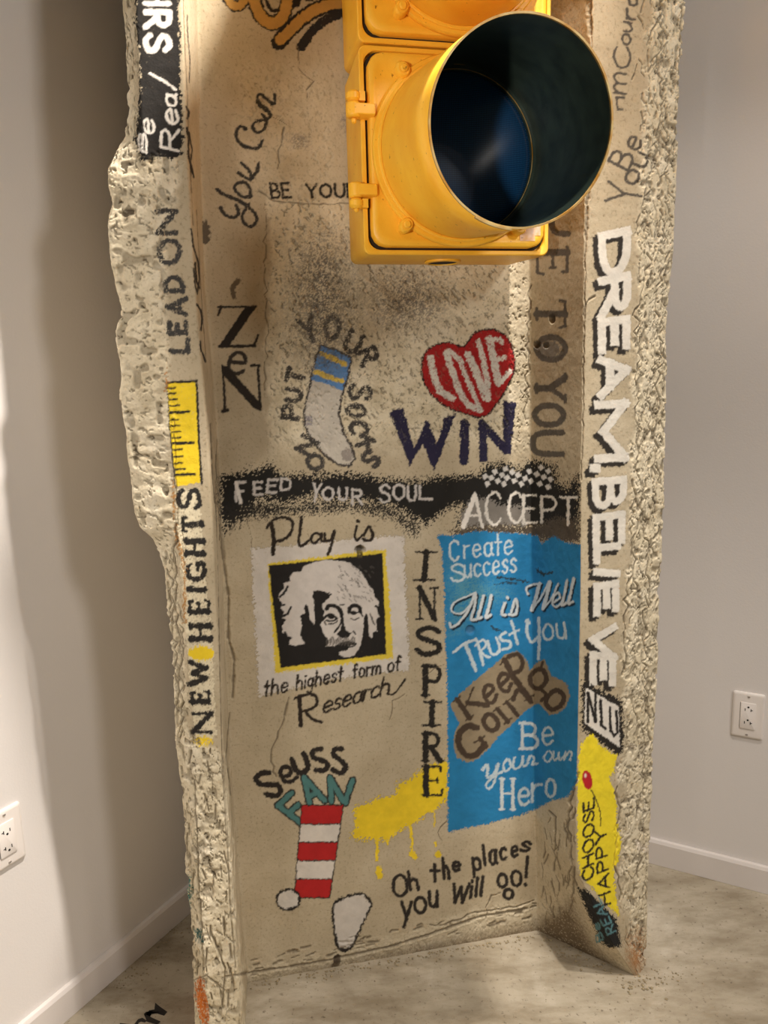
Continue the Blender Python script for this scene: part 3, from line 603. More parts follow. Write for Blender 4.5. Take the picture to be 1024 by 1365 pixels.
# stroke font: (width, [(kind, smooth, points)]) kinds: T thick, m medium, t thin, S serif only
def G(w, *st):
    out = []
    for s in st:
        k, body = s.split(' ', 1); sm = k.startswith('~'); k = k.strip('~'); cl = k.endswith('o'); k = k.rstrip('o')
        out.append((k, sm, cl, [tuple(float(v) for v in p.split(',')) for p in body.split()]))
    return (w, out)
GL = {
'A': G(.8, 'T .4,1 .78,0', 't .4,1 .02,0', 't .15,.34 .65,.34', 'S -.1,0 .16,0', 'S .62,0 .92,0'),
'B': G(.6, 'T 0,0 0,1', '~m 0,1 .35,.98 .5,.76 .35,.55 0,.53', '~m 0,.53 .42,.5 .58,.27 .42,.03 0,0', 'S -.1,1 .1,1', 'S -.1,0 .1,0'),
'C': G(.68, '~t .66,.82 .52,.97 .35,1', '~T .35,1 .1,.82 .02,.5 .1,.18 .35,0', '~t .35,0 .52,.03 .68,.2'),
'D': G(.65, 'T 0,0 0,1', '~m 0,1 .38,.96 .6,.75 .64,.5 .6,.25 .38,.04 0,0'),
'E': G(.55, 'T 0,0 0,1', 't 0,1 .52,1', 't 0,.52 .42,.52', 't 0,0 .55,0', 'S -.14,1 .1,1', 'S -.14,0 .1,0', 'S .52,1 .54,.84', 'S .42,.6 .42,.44', 'S .55,0 .6,.2'),
'F': G(.55, 'T 0,0 0,1', 't 0,1 .55,1', 't 0,.52 .42,.52'),
'G': G(.7, '~t .64,.82 .52,.97 .35,1', '~T .35,1 .1,.82 .02,.5 .1,.18 .35,0', '~t .35,0 .52,.03 .66,.14', 'T .66,.1 .66,.42', 't .66,.42 .4,.42'),
'H': G(.65, 'T 0,0 0,1', 'T .62,0 .62,1', 't 0,.52 .62,.52', 'S -.13,0 .13,0', 'S -.13,1 .13,1', 'S .49,0 .75,0', 'S .49,1 .75,1'),
'I': G(.06, 'T .03,0 .03,1', 'S -.22,1 .28,1', 'S -.22,0 .28,0'),
'K': G(.65, 'T 0,0 0,1', 't .6,1 0,.42', 'T .2,.6 .65,0', 'S -.12,0 .14,0', 'S -.12,1 .14,1'),
'L': G(.52, 'T 0,0 0,1', 't 0,0 .52,0'),
'M': G(.85, 'T 0,0 0,1', 'T 0,1 .42,.2', 'T .42,.2 .84,1', 'T .84,1 .84,0'),
'N': G(.68, 't 0,0 0,1', 'T 0,1 .66,0', 't .66,0 .66,1', 'S -.16,1 .04,1', 'S -.14,0 .14,0', 'S .5,1 .82,1'),
'O': G(.76, '~To .38,1 .1,.82 .02,.5 .1,.18 .38,0 .66,.18 .74,.5 .66,.82'),
'P': G(.58, 'T 0,0 0,1', '~m 0,1 .4,.98 .56,.74 .4,.5 0,.48', 'S -.14,0 .16,0', 'S -.14,1 .08,1'),
'R': G(.62, 'T 0,0 0,1', '~m 0,1 .4,.98 .54,.76 .4,.53 0,.5', 'T .22,.5 .62,0', 'S -.14,0 .14,0', 'S -.14,1 .08,1', 'S .5,0 .76,0'),
'S': G(.56, '~T .52,.84 .4,.97 .26,1 .06,.86 .08,.66 .28,.53 .5,.38 .52,.14 .3,0 .14,.02 .02,.17'),
'T': G(.66, 'T .33,0 .33,1', 't 0,1 .66,1', 'S 0,1 -.03,.82', 'S .66,1 .69,.82', 'S .18,0 .48,0'),
'U': G(.64, '~T 0,1 .01,.35 .12,.06 .32,0 .52,.06 .62,.35 .63,1'),
'V': G(.74, 'T 0,1 .37,0', 'm .37,0 .74,1'),
'W': G(1.0, 'T 0,1 .26,0', 'm .26,0 .5,.8', 'T .5,.8 .76,0', 'm .76,0 1,1'),
'Y': G(.7, 'T 0,1 .35,.48', 'm .7,1 .35,.48', 'T .35,.48 .35,0', 'S .2,0 .5,0', 'S -.12,1 .12,1', 'S .58,1 .82,1'),
'Z': G(.66, 't 0,1 .64,1', 'T .64,1 0,0', 't 0,0 .66,0'),
'a': G(.5, '~To .26,.6 .06,.5 .02,.3 .08,.08 .26,0 .44,.1 .46,.3 .42,.52', 'T .48,.6 .48,.1', 't .48,.1 .58,.02'),
'c': G(.46, '~T .44,.5 .26,.6 .06,.48 .02,.28 .1,.06 .28,0 .46,.1'),
'e': G(.5, '~T .04,.3 .46,.36 .42,.54 .26,.61 .08,.5 .02,.28 .1,.06 .28,0 .48,.12'),
'g': G(.5, '~To .26,.6 .06,.48 .04,.26 .2,.1 .38,.14 .46,.34 .42,.52', '~T .48,.6 .47,.1 .42,-.25 .24,-.36 .04,-.26'),
'h': G(.5, 'T 0,0 0,1', '~T 0,.4 .2,.6 .42,.5 .46,.3 .47,0'),
'i': G(.06, 'T .03,0 .03,.58', 'T .03,.8 .03,.84'),
'l': G(.06, 'T .03,0 .03,1'),
'n': G(.48, 'T 0,0 0,.6', '~T 0,.4 .2,.6 .4,.52 .45,.3 .46,0'),
'm': G(.78, 'T 0,0 0,.6', '~T 0,.4 .18,.6 .34,.5 .37,.3 .37,0', '~T .37,.4 .54,.6 .7,.5 .74,.3 .75,0'),
'o': G(.5, '~To .25,.6 .06,.5 .01,.3 .06,.1 .25,0 .44,.1 .49,.3 .44,.5'),
'p': G(.5, 'T 0,-.38 0,.6', '~T 0,.45 .2,.6 .42,.52 .48,.3 .42,.08 .22,0 0,.12'),
'r': G(.32, 'T 0,0 0,.6', '~m 0,.36 .12,.55 .34,.58'),
's': G(.4, '~T .38,.5 .22,.6 .06,.5 .1,.36 .3,.26 .38,.12 .2,0 .02,.08'),
't': G(.34, 'T .16,0 .16,.95', 't -.02,.6 .36,.6'),
'u': G(.48, '~T 0,.6 .02,.2 .12,.03 .3,.03 .44,.22', 'T .46,.6 .46,0'),
'w': G(.7, 'T 0,.6 .18,0', 'm .18,0 .35,.5', 'T .35,.5 .53,0', 'm .53,0 .7,.6'),
'y': G(.5, 'T 0,.6 .26,.02', 'm .52,.6 .12,-.38'),
'f': G(.34, '~T .36,.86 .22,.98 .12,.8 .12,.4 .12,0', 't -.04,.58 .3,.58'),
'!': G(.06, 'T .03,.3 .03,1', 'T .03,.02 .03,.05'),
"'": G(.06, 'T .03,.85 .03,1'),
'.': G(.06, 'T .03,.0 .03,.06'),
}
def strokes(ch, fn, r, col, thin=1.0, serif=False, **kw):
    for (k, sm, cl, pts) in GL[ch][1]:
        if k == 'S' and not serif: continue
        rr = {'T': r, 'm': r * (1 + thin) / 2, 't': r * thin, 'S': r * max(thin, 0.35)}[k]
        if k == 'T' and sm and thin < 1: rr = r * 0.9
        stroke([fn(x, y) for x, y in (cat(pts, cl) if sm else (pts + [pts[0]] if cl else pts))], rr, col, **kw)
def W(text, p0, p1, up, r, col, up1=None, gap=0.22, spc=0.5, **kw):
    ws = [spc if c == ' ' else GL[c][0] for c in text]; tot = sum(ws) + gap * (len(text) - 1); x = 0
    p0 = np.array(p0, float); p1 = np.array(p1, float); up = np.array(up, float); u1 = np.array(up1 if up1 is not None else up, float)
    for c, w in zip(text, ws):
        if c != ' ':
            def fn(gx_, gy_, x=x):
                t = (x + gx_) / tot; return tuple(p0 + (p1 - p0) * t + (up + (u1 - up) * t) * gy_)
            strokes(c, fn, r, col, **kw)
        x += w + gap
def Q(ch, x0, y0, x1, y1, r, col, mode='u', skew=0.0, **kw):
    """one letter fitted in a box; u upright, d reading downward, a reading upward"""
    pts = [p for (k, sm, cl, pp) in GL[ch][1] if (k != 'S' or kw.get('serif')) for p in pp]
    a0, a1 = min(p[0] for p in pts), max(p[0] for p in pts); b0, b1 = min(p[1] for p in pts), max(p[1] for p in pts)
    x0 += r; x1 -= r; y0 += r; y1 -= r; w = (a1 - a0) if a1 > a0 else 1.0; h = b1 - b0
    def fn(gx_, gy_):
        u = (gx_ - a0) / w if a1 > a0 else 0.5; v = (gy_ - b0) / h
        if mode == 'u': return (x0 + u * (x1 - x0) + skew * v, y1 - v * (y1 - y0))
        if mode == 'd': return (x0 + v * (x1 - x0), y0 + u * (y1 - y0) + skew * v)
        return (x1 - v * (x1 - x0), y1 - u * (y1 - y0) + skew * v)
    strokes(ch, fn, r, col, **kw)
def A(ch, cx, cy, ang, w, h, r, col, **kw):
    """one letter centred on a point and turned clockwise"""
    pts = [p for s in GL[ch][1] if s[0] != 'S' for p in s[3]]
    a0, a1 = min(p[0] for p in pts), max(p[0] for p in pts); b0, b1 = min(p[1] for p in pts), max(p[1] for p in pts)
    c, s = math.cos(math.radians(ang)), math.sin(math.radians(ang))
    def fn(gx_, gy_):
        u = ((gx_ - a0) / max(a1 - a0, 1e-6) - 0.5) * w; v = -((gy_ - b0) / (b1 - b0) - 0.5) * h; return (cx + u * c - v * s, cy + u * s + v * c)
    strokes(ch, fn, r, col, **kw)

BLK = (40, 36, 34); BLK2 = (52, 48, 44); WHT = (232, 226, 216); GRY = (92, 88, 82); YEL = (240, 208, 46)

# --- left flange front (reads upward)
TIPL = (1, 2); TIPR = (6, 7)
cur = motif('black_paint_patch', 'black painted patch with white hand lettering at the top of the left flange')
fill([(184, -70), (239, -70), (238, 10), (240, 60), (241, 130), (243, 205), (232, 213), (205, 209), (188, 216), (179, 188), (185, 150), (187, 90), (181, 30)], (38, 35, 32), 0.12, 1.6, TIPL, spray=2)
p = cur; cur = motif('lettering', 'off white brush lettering', p)
Q('R', 190, 12, 230, 40, 4.2, WHT, 'd', segs=TIPL, worn=0.2); Q('S', 190, 43, 230, 71, 4.2, WHT, 'd', segs=TIPL, worn=0.2); Q('H', 190, -24, 229, 8, 3.4, WHT, 'd', segs=TIPL, worn=0.2)
Q('R', 213, 172, 240, 203, 1.9, WHT, 'a', skew=-6, segs=TIPL, worn=0.15); Q('e', 220, 146, 239, 168, 2.0, WHT, 'a', skew=-3, segs=TIPL, worn=0.15)
Q('a', 220, 124, 237, 144, 1.8, WHT, 'a', skew=-3, segs=TIPL, worn=0.2); stroke([(234, 119), (220, 109), (200, 98)], 1.9, WHT, 0.25, segs=TIPL)
Q('B', 183, 178, 197, 205, 1.7, WHT, 'a', skew=-4, segs=TIPL, worn=0.2); Q('e', 190, 160, 207, 181, 1.7, WHT, 'a', skew=-4, segs=TIPL, worn=0.2)
cur = motif('lettering', 'faded charcoal letters LEAD ON reading upward on the left flange')
for c, x0, y0, x1, y1 in (('N', 206, 278, 238, 314), ('O', 209, 317, 243, 354), ('D', 217, 367, 247, 391), ('A', 220, 395, 251, 423), ('E', 223, 426, 251, 447), ('L', 224, 449, 254, 472)):
    Q(c, x0, y0, x1, y1, 3.5, (70, 68, 66), 'a', segs=TIPL, worn=0.3, rag=1.0)
cur = motif('painted_tape_measure', 'yellow painted strip with black measuring ticks on the left flange')
fill([(222, 509), (261, 508), (264, 560), (266, 600), (268, 643), (236, 648), (229, 600), (225, 550)], YEL, 0.2, 0.8, TIPL)
stroke([(222, 510), (262, 508)], 1.6, BLK, 0.2, segs=TIPL); stroke([(262, 508), (264, 560), (266, 600), (269, 645)], 1.5, BLK, 0.3, segs=TIPL); stroke([(222, 510), (225, 550), (229, 600), (234, 650)], 0.9, BLK, 0.35, segs=TIPL)
for i, (y, l) in enumerate([(518, 8), (525, 8), (533, 9), (541, 11), (550, 24), (560, 8), (568, 9), (576, 10), (584, 10), (591, 26), (600, 10), (609, 10), (618, 9), (626, 12), (633, 24)]):
    x = 223 + (y - 510) * 0.085; stroke([(x + 1, y), (x + 2 + l, y - 1)], 1.3 if l < 20 else 1.8, BLK, 0.15, segs=TIPL)
cur = motif('lettering', 'bold black serif letters NEW HEIGHTS reading upward on the left flange')
fill([(234, 652), (266, 650), (272, 740), (284, 860), (288, 980), (262, 1000), (252, 900), (240, 760)], (222, 210, 180), 0.55, 1.5, TIPL, noid=True)
for c, x0, y0, x1, y1 in (('S', 234, 650, 270, 681), ('T', 240, 686, 273, 712), ('H', 244, 714, 276, 745), ('G', 246, 748, 277, 776), ('I', 248, 779, 278, 793), ('E', 249, 796, 282, 823), ('H', 250, 827, 285, 859),
                          ('W', 249, 879, 279, 916), ('E', 252, 918, 282, 942), ('N', 253, 947, 285, 980)):
    Q(c, x0, y0, x1, y1, 4.0, (44, 41, 38), 'a', segs=TIPL, worn=0.22, rag=1.0, thin=0.55, serif=c in 'THIE')
cur = motif('yellow_paint_dab', 'yellow paint dab on the left flange')
fill(oval(268, 871, 17, 10), YEL, 0.0, 1.2, TIPL, spray=1.5); fill(oval(270, 988, 15, 7), YEL, 0.45, 1.5, TIPL, spray=3)
cur = motif('lettering', 'black lettering on the inner side of the left flange')
IN = (2, 4)
stroke([(249, 142), (252, 150), (250, 158)], 1.6, BLK, 0.1, segs=IN); stroke([(249, 170), (252, 185), (251, 205), (255, 222), (258, 236)], 1.5, BLK, 0.1, segs=IN); stroke([(252, 176), (256, 200), (254, 216)], 0.9, BLK, 0.1, segs=IN)
stroke([(255, 305), (258, 330), (264, 350), (266, 372), (263, 392), (260, 378), (258, 358)], 1.1, BLK, 0.1, segs=IN); stroke([(260, 350), (262, 375), (266, 384)], 1.3, BLK, 0.1, segs=IN)
stroke([(262, 405), (268, 414), (270, 425), (268, 440)], 1.4, BLK, 0.1, segs=IN); stroke([(267, 455), (268, 468)], 1.2, BLK, 0.1, segs=IN); stroke([(270, 470), (274, 482)], 1.3, BLK, 0.1, segs=IN)
stroke([(249, 20), (250, 50), (253, 80), (252, 110)], 0.7, BLK, 0.2, segs=IN)
# --- web
WEB = (4, 4); WI = (4, 5)
cur = motif('gold_lettering', 'gold brush lettering outlined in black at the top of the web')
GO = (196, 150, 78)
for pts, r in (([(299, -22), (306, 2), (318, 8), (331, -6)], 5.5), ([(336, -30), (341, 8), (352, 26), (366, 31), (378, 20), (384, -6), (386, -30)], 7.5), ([(398, -20), (394, 4)], 4), ([(415, -20), (412, -4)], 4), ([(372, 56), (386, 40), (404, 24), (430, 9), (462, 3), (490, 0)], 8.5)):
    stroke(pts, r + 2.4, (40, 36, 32), 0.12, 1.0, WEB, True)
stroke([(402, 62), (414, 44), (432, 28), (456, 18), (486, 12)], 6.5, (46, 41, 38), 0.15, 1.0, WEB, True)
for pts, r in (([(299, -22), (306, 2), (318, 8), (331, -6)], 5.5), ([(336, -30), (341, 8), (352, 26), (366, 31), (378, 20), (384, -6), (386, -30)], 7.5), ([(374, 53), (388, 39), (404, 24), (430, 9), (462, 3), (490, 0)], 7.2)):
    stroke(pts, r, GO, 0.1, 0.8, WEB, True)
stroke([(353, -6), (360, 12), (371, 13)], 2.5, (44, 38, 34), 0.1, 0.8, WEB, True)
cur = motif('lettering', 'charcoal script reading You Can climbing the web'); INK = (62, 59, 56)
for pts, r in (([(328, 172), (320, 169), (315, 178), (319, 190), (331, 197), (344, 197), (349, 188)], 2.3), ([(352, 160), (342, 161), (337, 169), (342, 177), (352, 172), (355, 160), (349, 152)], 2.1), ([(355, 160), (360, 152), (346, 140)], 2.2),
               ([(361, 153), (352, 142), (343, 136)], 2.6), ([(349, 142), (343, 130), (348, 126), (358, 134), (366, 138), (366, 126)], 2.3)):
    stroke(pts, r, INK, 0.2, 0.7, WEB, True)
for pts, r in (([(290, 253), (301, 260), (316, 266), (328, 274)], 2.5), ([(294, 277), (300, 286), (311, 290), (318, 284), (315, 274)], 2.4), ([(328, 272), (340, 285), (342, 295), (335, 302), (325, 297), (324, 285), (332, 272)], 2.2),
               ([(334, 262), (322, 262), (313, 252), (317, 244), (328, 244), (334, 254), (334, 262)], 2.2), ([(318, 231), (330, 238), (336, 238), (331, 226), (322, 218)], 2.3), ([(336, 236), (343, 228), (344, 218)], 2.2)):
    stroke(pts, r, INK, 0.2, 0.7, WEB, True)
cur = motif('lettering', 'thin black capitals BE YOUR left of the traffic light')
W('BE', (363, 264), (388, 263), (-3, -19), 1.8, (48, 44, 40), segs=WEB); W('YOURSELF', (409, 263), (538, 261), (-1, -17), 1.8, (48, 44, 40), segs=WEB)
cur = motif('lettering', 'dark serif letters ZeN stacked on the left of the web'); ZC = (48, 42, 37)
stroke([(291, 409), (341, 409)], 1.5, ZC, 0.1, segs=WEB); fill([(326, 410), (342, 409), (305, 462), (291, 463)], ZC, 0.12, 0.5, WEB); stroke([(293, 462), (340, 461)], 2.0, ZC, 0.1, segs=WEB); stroke([(339, 460), (344, 447)], 2.4, ZC, 0.1, r1=1, segs=WEB); stroke([(291, 420), (294, 411)], 1.8, ZC, 0.1, segs=WEB)
A('e', 316, 484, 12, 21, 29, 2.6, (60, 53, 46), segs=WEB, worn=0.12)
fill([(295, 486), (303, 488), (346, 536), (347, 548), (338, 544), (296, 498)], ZC, 0.12, 0.5, WEB); stroke([(297, 488), (300, 546)], 1.7, ZC, 0.1, segs=WEB); stroke([(297, 548), (303, 547)], 2.4, ZC, 0.1, segs=WEB); stroke([(344, 488), (347, 546)], 1.8, ZC, 0.1, segs=WEB); stroke([(335, 487), (346, 487)], 1.8, ZC, 0.1, segs=WEB)
stroke([(318, 374), (310, 384), (312, 396)], 3.0, (116, 103, 84), 0.2, 1, WEB, True, noid=True); fill(oval(274, 310, 6, 16), (104, 94, 80), 0.1, 1.5, WEB, noid=True)
cur = motif('painted_sock', 'painted white sock with a blue and yellow striped cuff on the web')
SK = [(427, 460), (448, 466), (469, 477), (463, 505), (455, 530), (452, 552), (458, 576), (470, 598), (473, 612), (466, 621), (450, 619), (432, 606), (414, 585), (406, 566), (405, 550), (411, 522), (417, 490)]
fill(SK, (206, 198, 184), 0.12, 0.7, WEB)
fill([(427, 460), (448, 466), (469, 477), (463, 502), (458, 521), (446, 516), (432, 511), (415, 506), (420, 484)], (104, 150, 206), 0.05, 0.9, WEB)
fill([(426, 467), (444, 474), (464, 484), (462, 490), (442, 481), (425, 473)], (236, 204, 96), 0.05, 1.0, WEB); fill([(419, 491), (436, 498), (460, 506), (458, 512), (438, 506), (418, 498)], (236, 204, 96), 0.05, 1.0, WEB)
fill(oval(411, 561, 6, 7), (150, 144, 148), 0.3, 1, WEB); fill(oval(463, 606, 8, 9), (158, 149, 140), 0.2, 1, WEB)
stroke(SK, 1.6, (74, 68, 64), 0.25, 0.9, WEB, False, True)
cur = motif('lettering', 'charcoal capitals arched around the painted sock'); SC = (72, 68, 64)
for c, x, y, an, w, h in (('Y', 412, 439, -22, 20, 32), ('O', 443, 437, 6, 18, 30), ('U', 471, 456, 28, 17, 26), ('R', 491, 475, 68, 17, 24), ('S', 480, 523, 98, 16, 28), ('O', 475, 548, 96, 14, 23), ('C', 479, 571, 100, 15, 22), ('K', 487, 591, 116, 15, 18), ('S', 495, 612, 128, 13, 22),
                            ('P', 388, 549, -84, 16, 20), ('U', 391, 527, -82, 15, 19), ('T', 394, 501, -76, 17, 21), ('N', 409, 594, -62, 19, 22), ('O', 420, 616, -58, 18, 20)):
    A(c, x, y, an, w, h, 3.3, SC, segs=WEB, worn=0.28, rag=0.9)
cur = motif('painted_heart', 'red painted heart with the word LOVE on the web')
HT = [(630, 446), (645, 439), (660, 440), (676, 450), (684, 468), (686, 490), (676, 517), (658, 544), (642, 556), (612, 549), (586, 536), (569, 517), (562, 495), (566, 473), (580, 460), (600, 457), (618, 462)]
fill([(x, y) for x, y in cat(HT, True, 4)], (170, 34, 34), 0.06, 0.8, WEB); stroke(HT, 1.3, (50, 34, 32), 0.35, 0.8, WEB, True, True)
p = cur; cur = motif('lettering', 'white letters LOVE', p)
for pts, r in (([(574, 477), (578, 498), (587, 522), (603, 531)], 4.6), ([(595, 470), (602, 492), (613, 522), (624, 540), (640, 546)], 4.2), ([(600, 468), (613, 480), (624, 508), (640, 545)], 3.4), ([(624, 472), (634, 494), (648, 530)], 4.8), ([(638, 455), (644, 478), (650, 508), (651, 532)], 3.6),
               ([(652, 452), (658, 478), (664, 510)], 5.0), ([(653, 453), (666, 452), (669, 457)], 3.0), ([(660, 480), (672, 477)], 3.0), ([(666, 512), (680, 494)], 2.6)):
    stroke(pts, r, (224, 218, 206), 0.22, 0.9, WEB)
cur = motif('lettering', 'large navy blue letters WIN under the heart'); NAV = (44, 40, 66)
fill([(519, 549), (538, 544), (552, 598), (567, 562), (571, 561), (583, 592), (593, 556), (608, 552), (579, 629), (564, 592), (546, 622), (541, 606)], NAV, 0.1, 1.0, WEB)
stroke([(620, 565), (619, 614)], 6.2, NAV, 0.12, 1.0, WEB); fill([(638, 561), (645, 559), (671, 588), (671, 534), (688, 537), (680, 607), (672, 606), (649, 580), (651, 615), (639, 616)], NAV, 0.1, 1.0, WEB)
cur = motif('black_paint_band', 'long black spray painted band across the web')
BB = [(294, 636), (318, 632), (345, 624), (362, 620), (374, 632), (400, 633), (470, 632), (500, 637), (550, 641), (600, 636), (640, 632), (650, 620), (670, 616), (690, 627), (700, 618), (722, 614), (740, 622), (742, 642), (755, 650), (768, 634), (773, 650), (773, 708), (745, 712), (715, 704), (650, 702), (610, 700), (616, 672), (590, 682), (570, 700), (550, 690), (525, 672), (480, 668), (440, 668), (414, 660), (398, 668), (380, 672), (350, 664), (325, 682), (300, 698), (293, 690)]
fill(BB, (36, 34, 31), 0.08, 2.2, (3, 5), spray=7, soft=2.0)
fill([(300, 680), (340, 668), (400, 676), (400, 668), (520, 672), (560, 700), (552, 716), (525, 690), (470, 680), (440, 682), (330, 690), (300, 708)], (44, 41, 37), 0.42, 3, WEB, spray=9, soft=3)
cur = motif('grey_paint_smear', 'grey brushed smear behind the word ACCEPT')
fill([(612, 690), (626, 668), (645, 664), (668, 672), (700, 676), (716, 690), (700, 700), (660, 704), (618, 704)], (132, 126, 118), 0.2, 2, WEB, spray=4); fill([(600, 708), (640, 700), (700, 702), (745, 690), (770, 690), (774, 722), (740, 726), (722, 722), (700, 712), (640, 712), (604, 714)], (88, 78, 66), 0.3, 2, WI, spray=5)
cur = motif('lettering', 'pale chalky capitals FEED YOUR SOUL on the black band'); CH = (200, 194, 188)
for c, x0, y0, x1, y1, k in (('F', 313, 641, 329, 670, 0), ('E', 337, 641, 352, 661, 0), ('E', 354, 638, 370, 658, 2), ('D', 373, 636, 389, 655, 0), ('Y', 413, 643, 426, 670, 4), ('O', 429, 648, 446, 668, 0), ('U', 450, 649, 464, 668, 0), ('R', 468, 651, 485, 674, 0), ('S', 505, 645, 521, 671, 0), ('O', 523, 644, 541, 667, 0), ('U', 542, 646, 556, 669, 0), ('L', 558, 646, 577, 667, 0)):
    Q(c, x0, y0, x1, y1, 1.7, CH, 'u', skew=k, segs=WEB, worn=0.12, rag=0.6)
stroke([(315, 644), (321, 670)], 2.4, (226, 220, 212), 0.05, segs=WEB)
cur = motif('painted_checks', 'white checker squares painted on the black band')
for (x, y) in ((647, 635), (650, 645), (655, 637), (660, 629), (664, 641), (669, 633), (672, 645), (676, 637), (674, 625), (683, 629), (686, 641), (691, 633), (695, 645), (700, 637.5), (706, 628.5), (708, 641), (716, 632), (721.5, 623), (725, 636), (731, 628), (734, 639), (720, 645), (731, 649)):
    fill(oval(x, y, 4.5, 4.5, 15 + 6 * math.sin(x), 4), (214, 210, 204), 0.08, 0.5, WI)
cur = motif('lettering', 'white chalk capitals ACCEPT above the blue panel')
for c, x0, y0, x1, y1, k in (('A', 613, 656, 645, 704, 4), ('C', 646, 654, 670, 702, 0), ('C', 676, 654, 698, 699, 0), ('E', 696, 658, 718, 699, 0), ('P', 720, 660, 743, 698, 0), ('T', 744, 661, 771, 701, 0)):
    Q(c, x0, y0, x1, y1, 2.1, (226, 220, 210), 'u', skew=k, segs=WI, worn=0.18, rag=0.7, thin=0.7)
stroke([(618, 702), (633, 660)], 3.0, (232, 226, 216), 0.15, segs=WEB)
cur = motif('portrait_frame', 'white and yellow painted frame around the portrait')
fill([(335, 732), (538, 713), (546, 893), (450, 905), (345, 928)], (214, 206, 196), 0.2, 1.4, WEB, spray=2.5)
fill([(357, 751), (514, 732), (525, 877), (367, 897)], (228, 202, 70), 0.15, 0.9, WEB, spray=1)
pf = cur; cur = motif('painted_portrait', 'black and white stencil portrait of a person with wild white hair', pf)
def E1(x, y): return (350 + x * 0.1758, 720 + y * 0.1758)
def PE(*a): return [E1(a[i], a[i + 1]) for i in range(0, len(a), 2)]
fill([(358, 754), (510, 737.5), (515, 872), (374, 890)], (36, 33, 31), 0.05, 0.5, WEB)
PW = (208, 200, 192)
fill(PE(120,440, 130,400, 165,370, 160,325, 210,310, 205,280, 235,240, 290,240, 310,200, 350,180, 400,165, 470,150, 540,152, 600,160, 660,170, 690,195, 745,240, 780,290, 800,330, 840,380, 850,430, 885,470, 870,530, 885,580, 860,610, 870,690, 840,700, 830,742, 808,725, 805,650, 795,570, 780,555, 768,600, 765,680, 752,760, 738,810, 700,870, 660,888, 620,888, 585,872, 578,850, 640,835, 665,805, 600,775, 545,805, 480,805, 500,770, 495,745, 465,715, 437,640, 470,600, 460,570, 470,540, 452,505, 460,470, 490,445, 520,420, 470,390, 430,380, 388,385, 378,430, 395,470, 390,540, 400,600, 392,640, 360,600, 345,500, 330,485, 315,520, 325,550, 285,570, 300,640, 285,720, 322,785, 250,800, 200,790, 215,740, 150,700, 150,650, 180,600, 150,590, 165,540, 135,520, 150,480), PW, 0.04, 0.45, WEB)
BK = (36, 33, 31)
for a, r, sm in ((PE(487,520, 500,500, 540,498, 580,520, 600,560), 2.6, 1), (PE(655,545, 665,510, 700,495, 735,510, 742,545), 2.6, 1), (PE(470,590, 500,565, 530,565, 560,590), 1.5, 1), (PE(480,610, 530,612, 570,595), 1.1, 1), (PE(500,635, 545,630, 570,610), 0.8, 1),
                 (PE(665,545, 690,560, 735,545, 760,575), 1.2, 1), (PE(670,595, 700,603, 730,590), 0.8, 1), (PE(690,690, 705,715), 1.0, 0), (PE(460,470, 520,410), 1.1, 0), (PE(470,440, 505,400), 0.9, 0), (PE(545,700, 590,640, 600,600), 1.2, 1), (PE(480,640, 470,620), 1.0, 0),
                 (PE(590,492, 620,488), 0.9, 0), (PE(150,580, 190,560, 215,510), 1.4, 0), (PE(135,500, 165,490), 1.3, 0), (PE(130,430, 165,400, 190,350), 1.5, 1), (PE(600,790, 650,775, 705,790), 1.4, 1), (PE(170,700, 190,745, 215,740), 1.6, 0), (PE(640,820, 700,800), 0.8, 0), (PE(860,500, 885,520), 1.5, 0), (PE(815,560, 850,640), 0.8, 0)):
    stroke(a, r, BK, 0.05, 0.4, WEB, bool(sm))
fill(PE(595,530, 612,560, 616,620, 630,680, 655,700, 680,700, 650,740, 600,742, 560,720, 590,680, 600,640, 588,580), BK, 0.05, 0.4, WEB); fill(oval(*E1(520, 582), 4.5, 3), BK, 0.05, 0.3, WEB); fill(oval(*E1(690, 552), 4.5, 2.8), BK, 0.05, 0.3, WEB)
fill(PE(575,815, 600,785, 640,775, 690,770, 700,795, 660,805, 645,832, 600,840), BK, 0.3, 1.2, WEB); fill(PE(390,390, 440,385, 455,430, 440,480, 450,560, 430,640, 400,600, 395,500), BK, 0.05, 0.6, WEB)
for k in range(70):                                        # flecks of black between the strands of hair
    x = crnd.uniform(560, 830); y = crnd.uniform(190, 470); stroke(PE(x, y, x + crnd.uniform(6, 22), y + crnd.uniform(4, 26)), 0.35, (90, 84, 78), 0.1, 0.3, WEB)
for k in range(26):
    t = k / 25.0; x = 490 + 210 * t; stroke(PE(x, 745 + 14 * math.sin(k), x - 8, 790 + 10 * math.sin(k * 2.3)), 0.5, (90, 84, 78), 0.1, 0.4, WEB)
cur = motif('lettering', 'dark brush script Play is above the portrait'); SB = (46, 37, 30)
for pts, r in (([(362, 698), (365, 718), (364, 738)], 2.8), ([(356, 704), (362, 695), (376, 690), (389, 694), (389, 708), (379, 719), (367, 722)], 2.0), ([(402, 689), (400, 708), (398, 722), (402, 728), (412, 720)], 2.1), ([(427, 712), (419, 711), (415, 719), (419, 724), (427, 718), (429, 712), (429, 721), (434, 721)], 1.9),
               ([(433, 711), (434, 720), (441, 720), (445, 710)], 1.9), ([(446, 708), (442, 725), (437, 740)], 2.0), ([(476, 702), (473, 714), (476, 720), (483, 713)], 1.9), ([(477, 694), (478, 695)], 2.0), ([(485, 714), (492, 702), (497, 712), (494, 720), (484, 719)], 1.9), ([(480, 730), (480, 741)], 3.6)):
    stroke(pts, r, SB, 0.1, 0.6, WEB, len(pts) > 2)
cur = motif('lettering', 'dark lowercase words the highest form of, under the portrait')
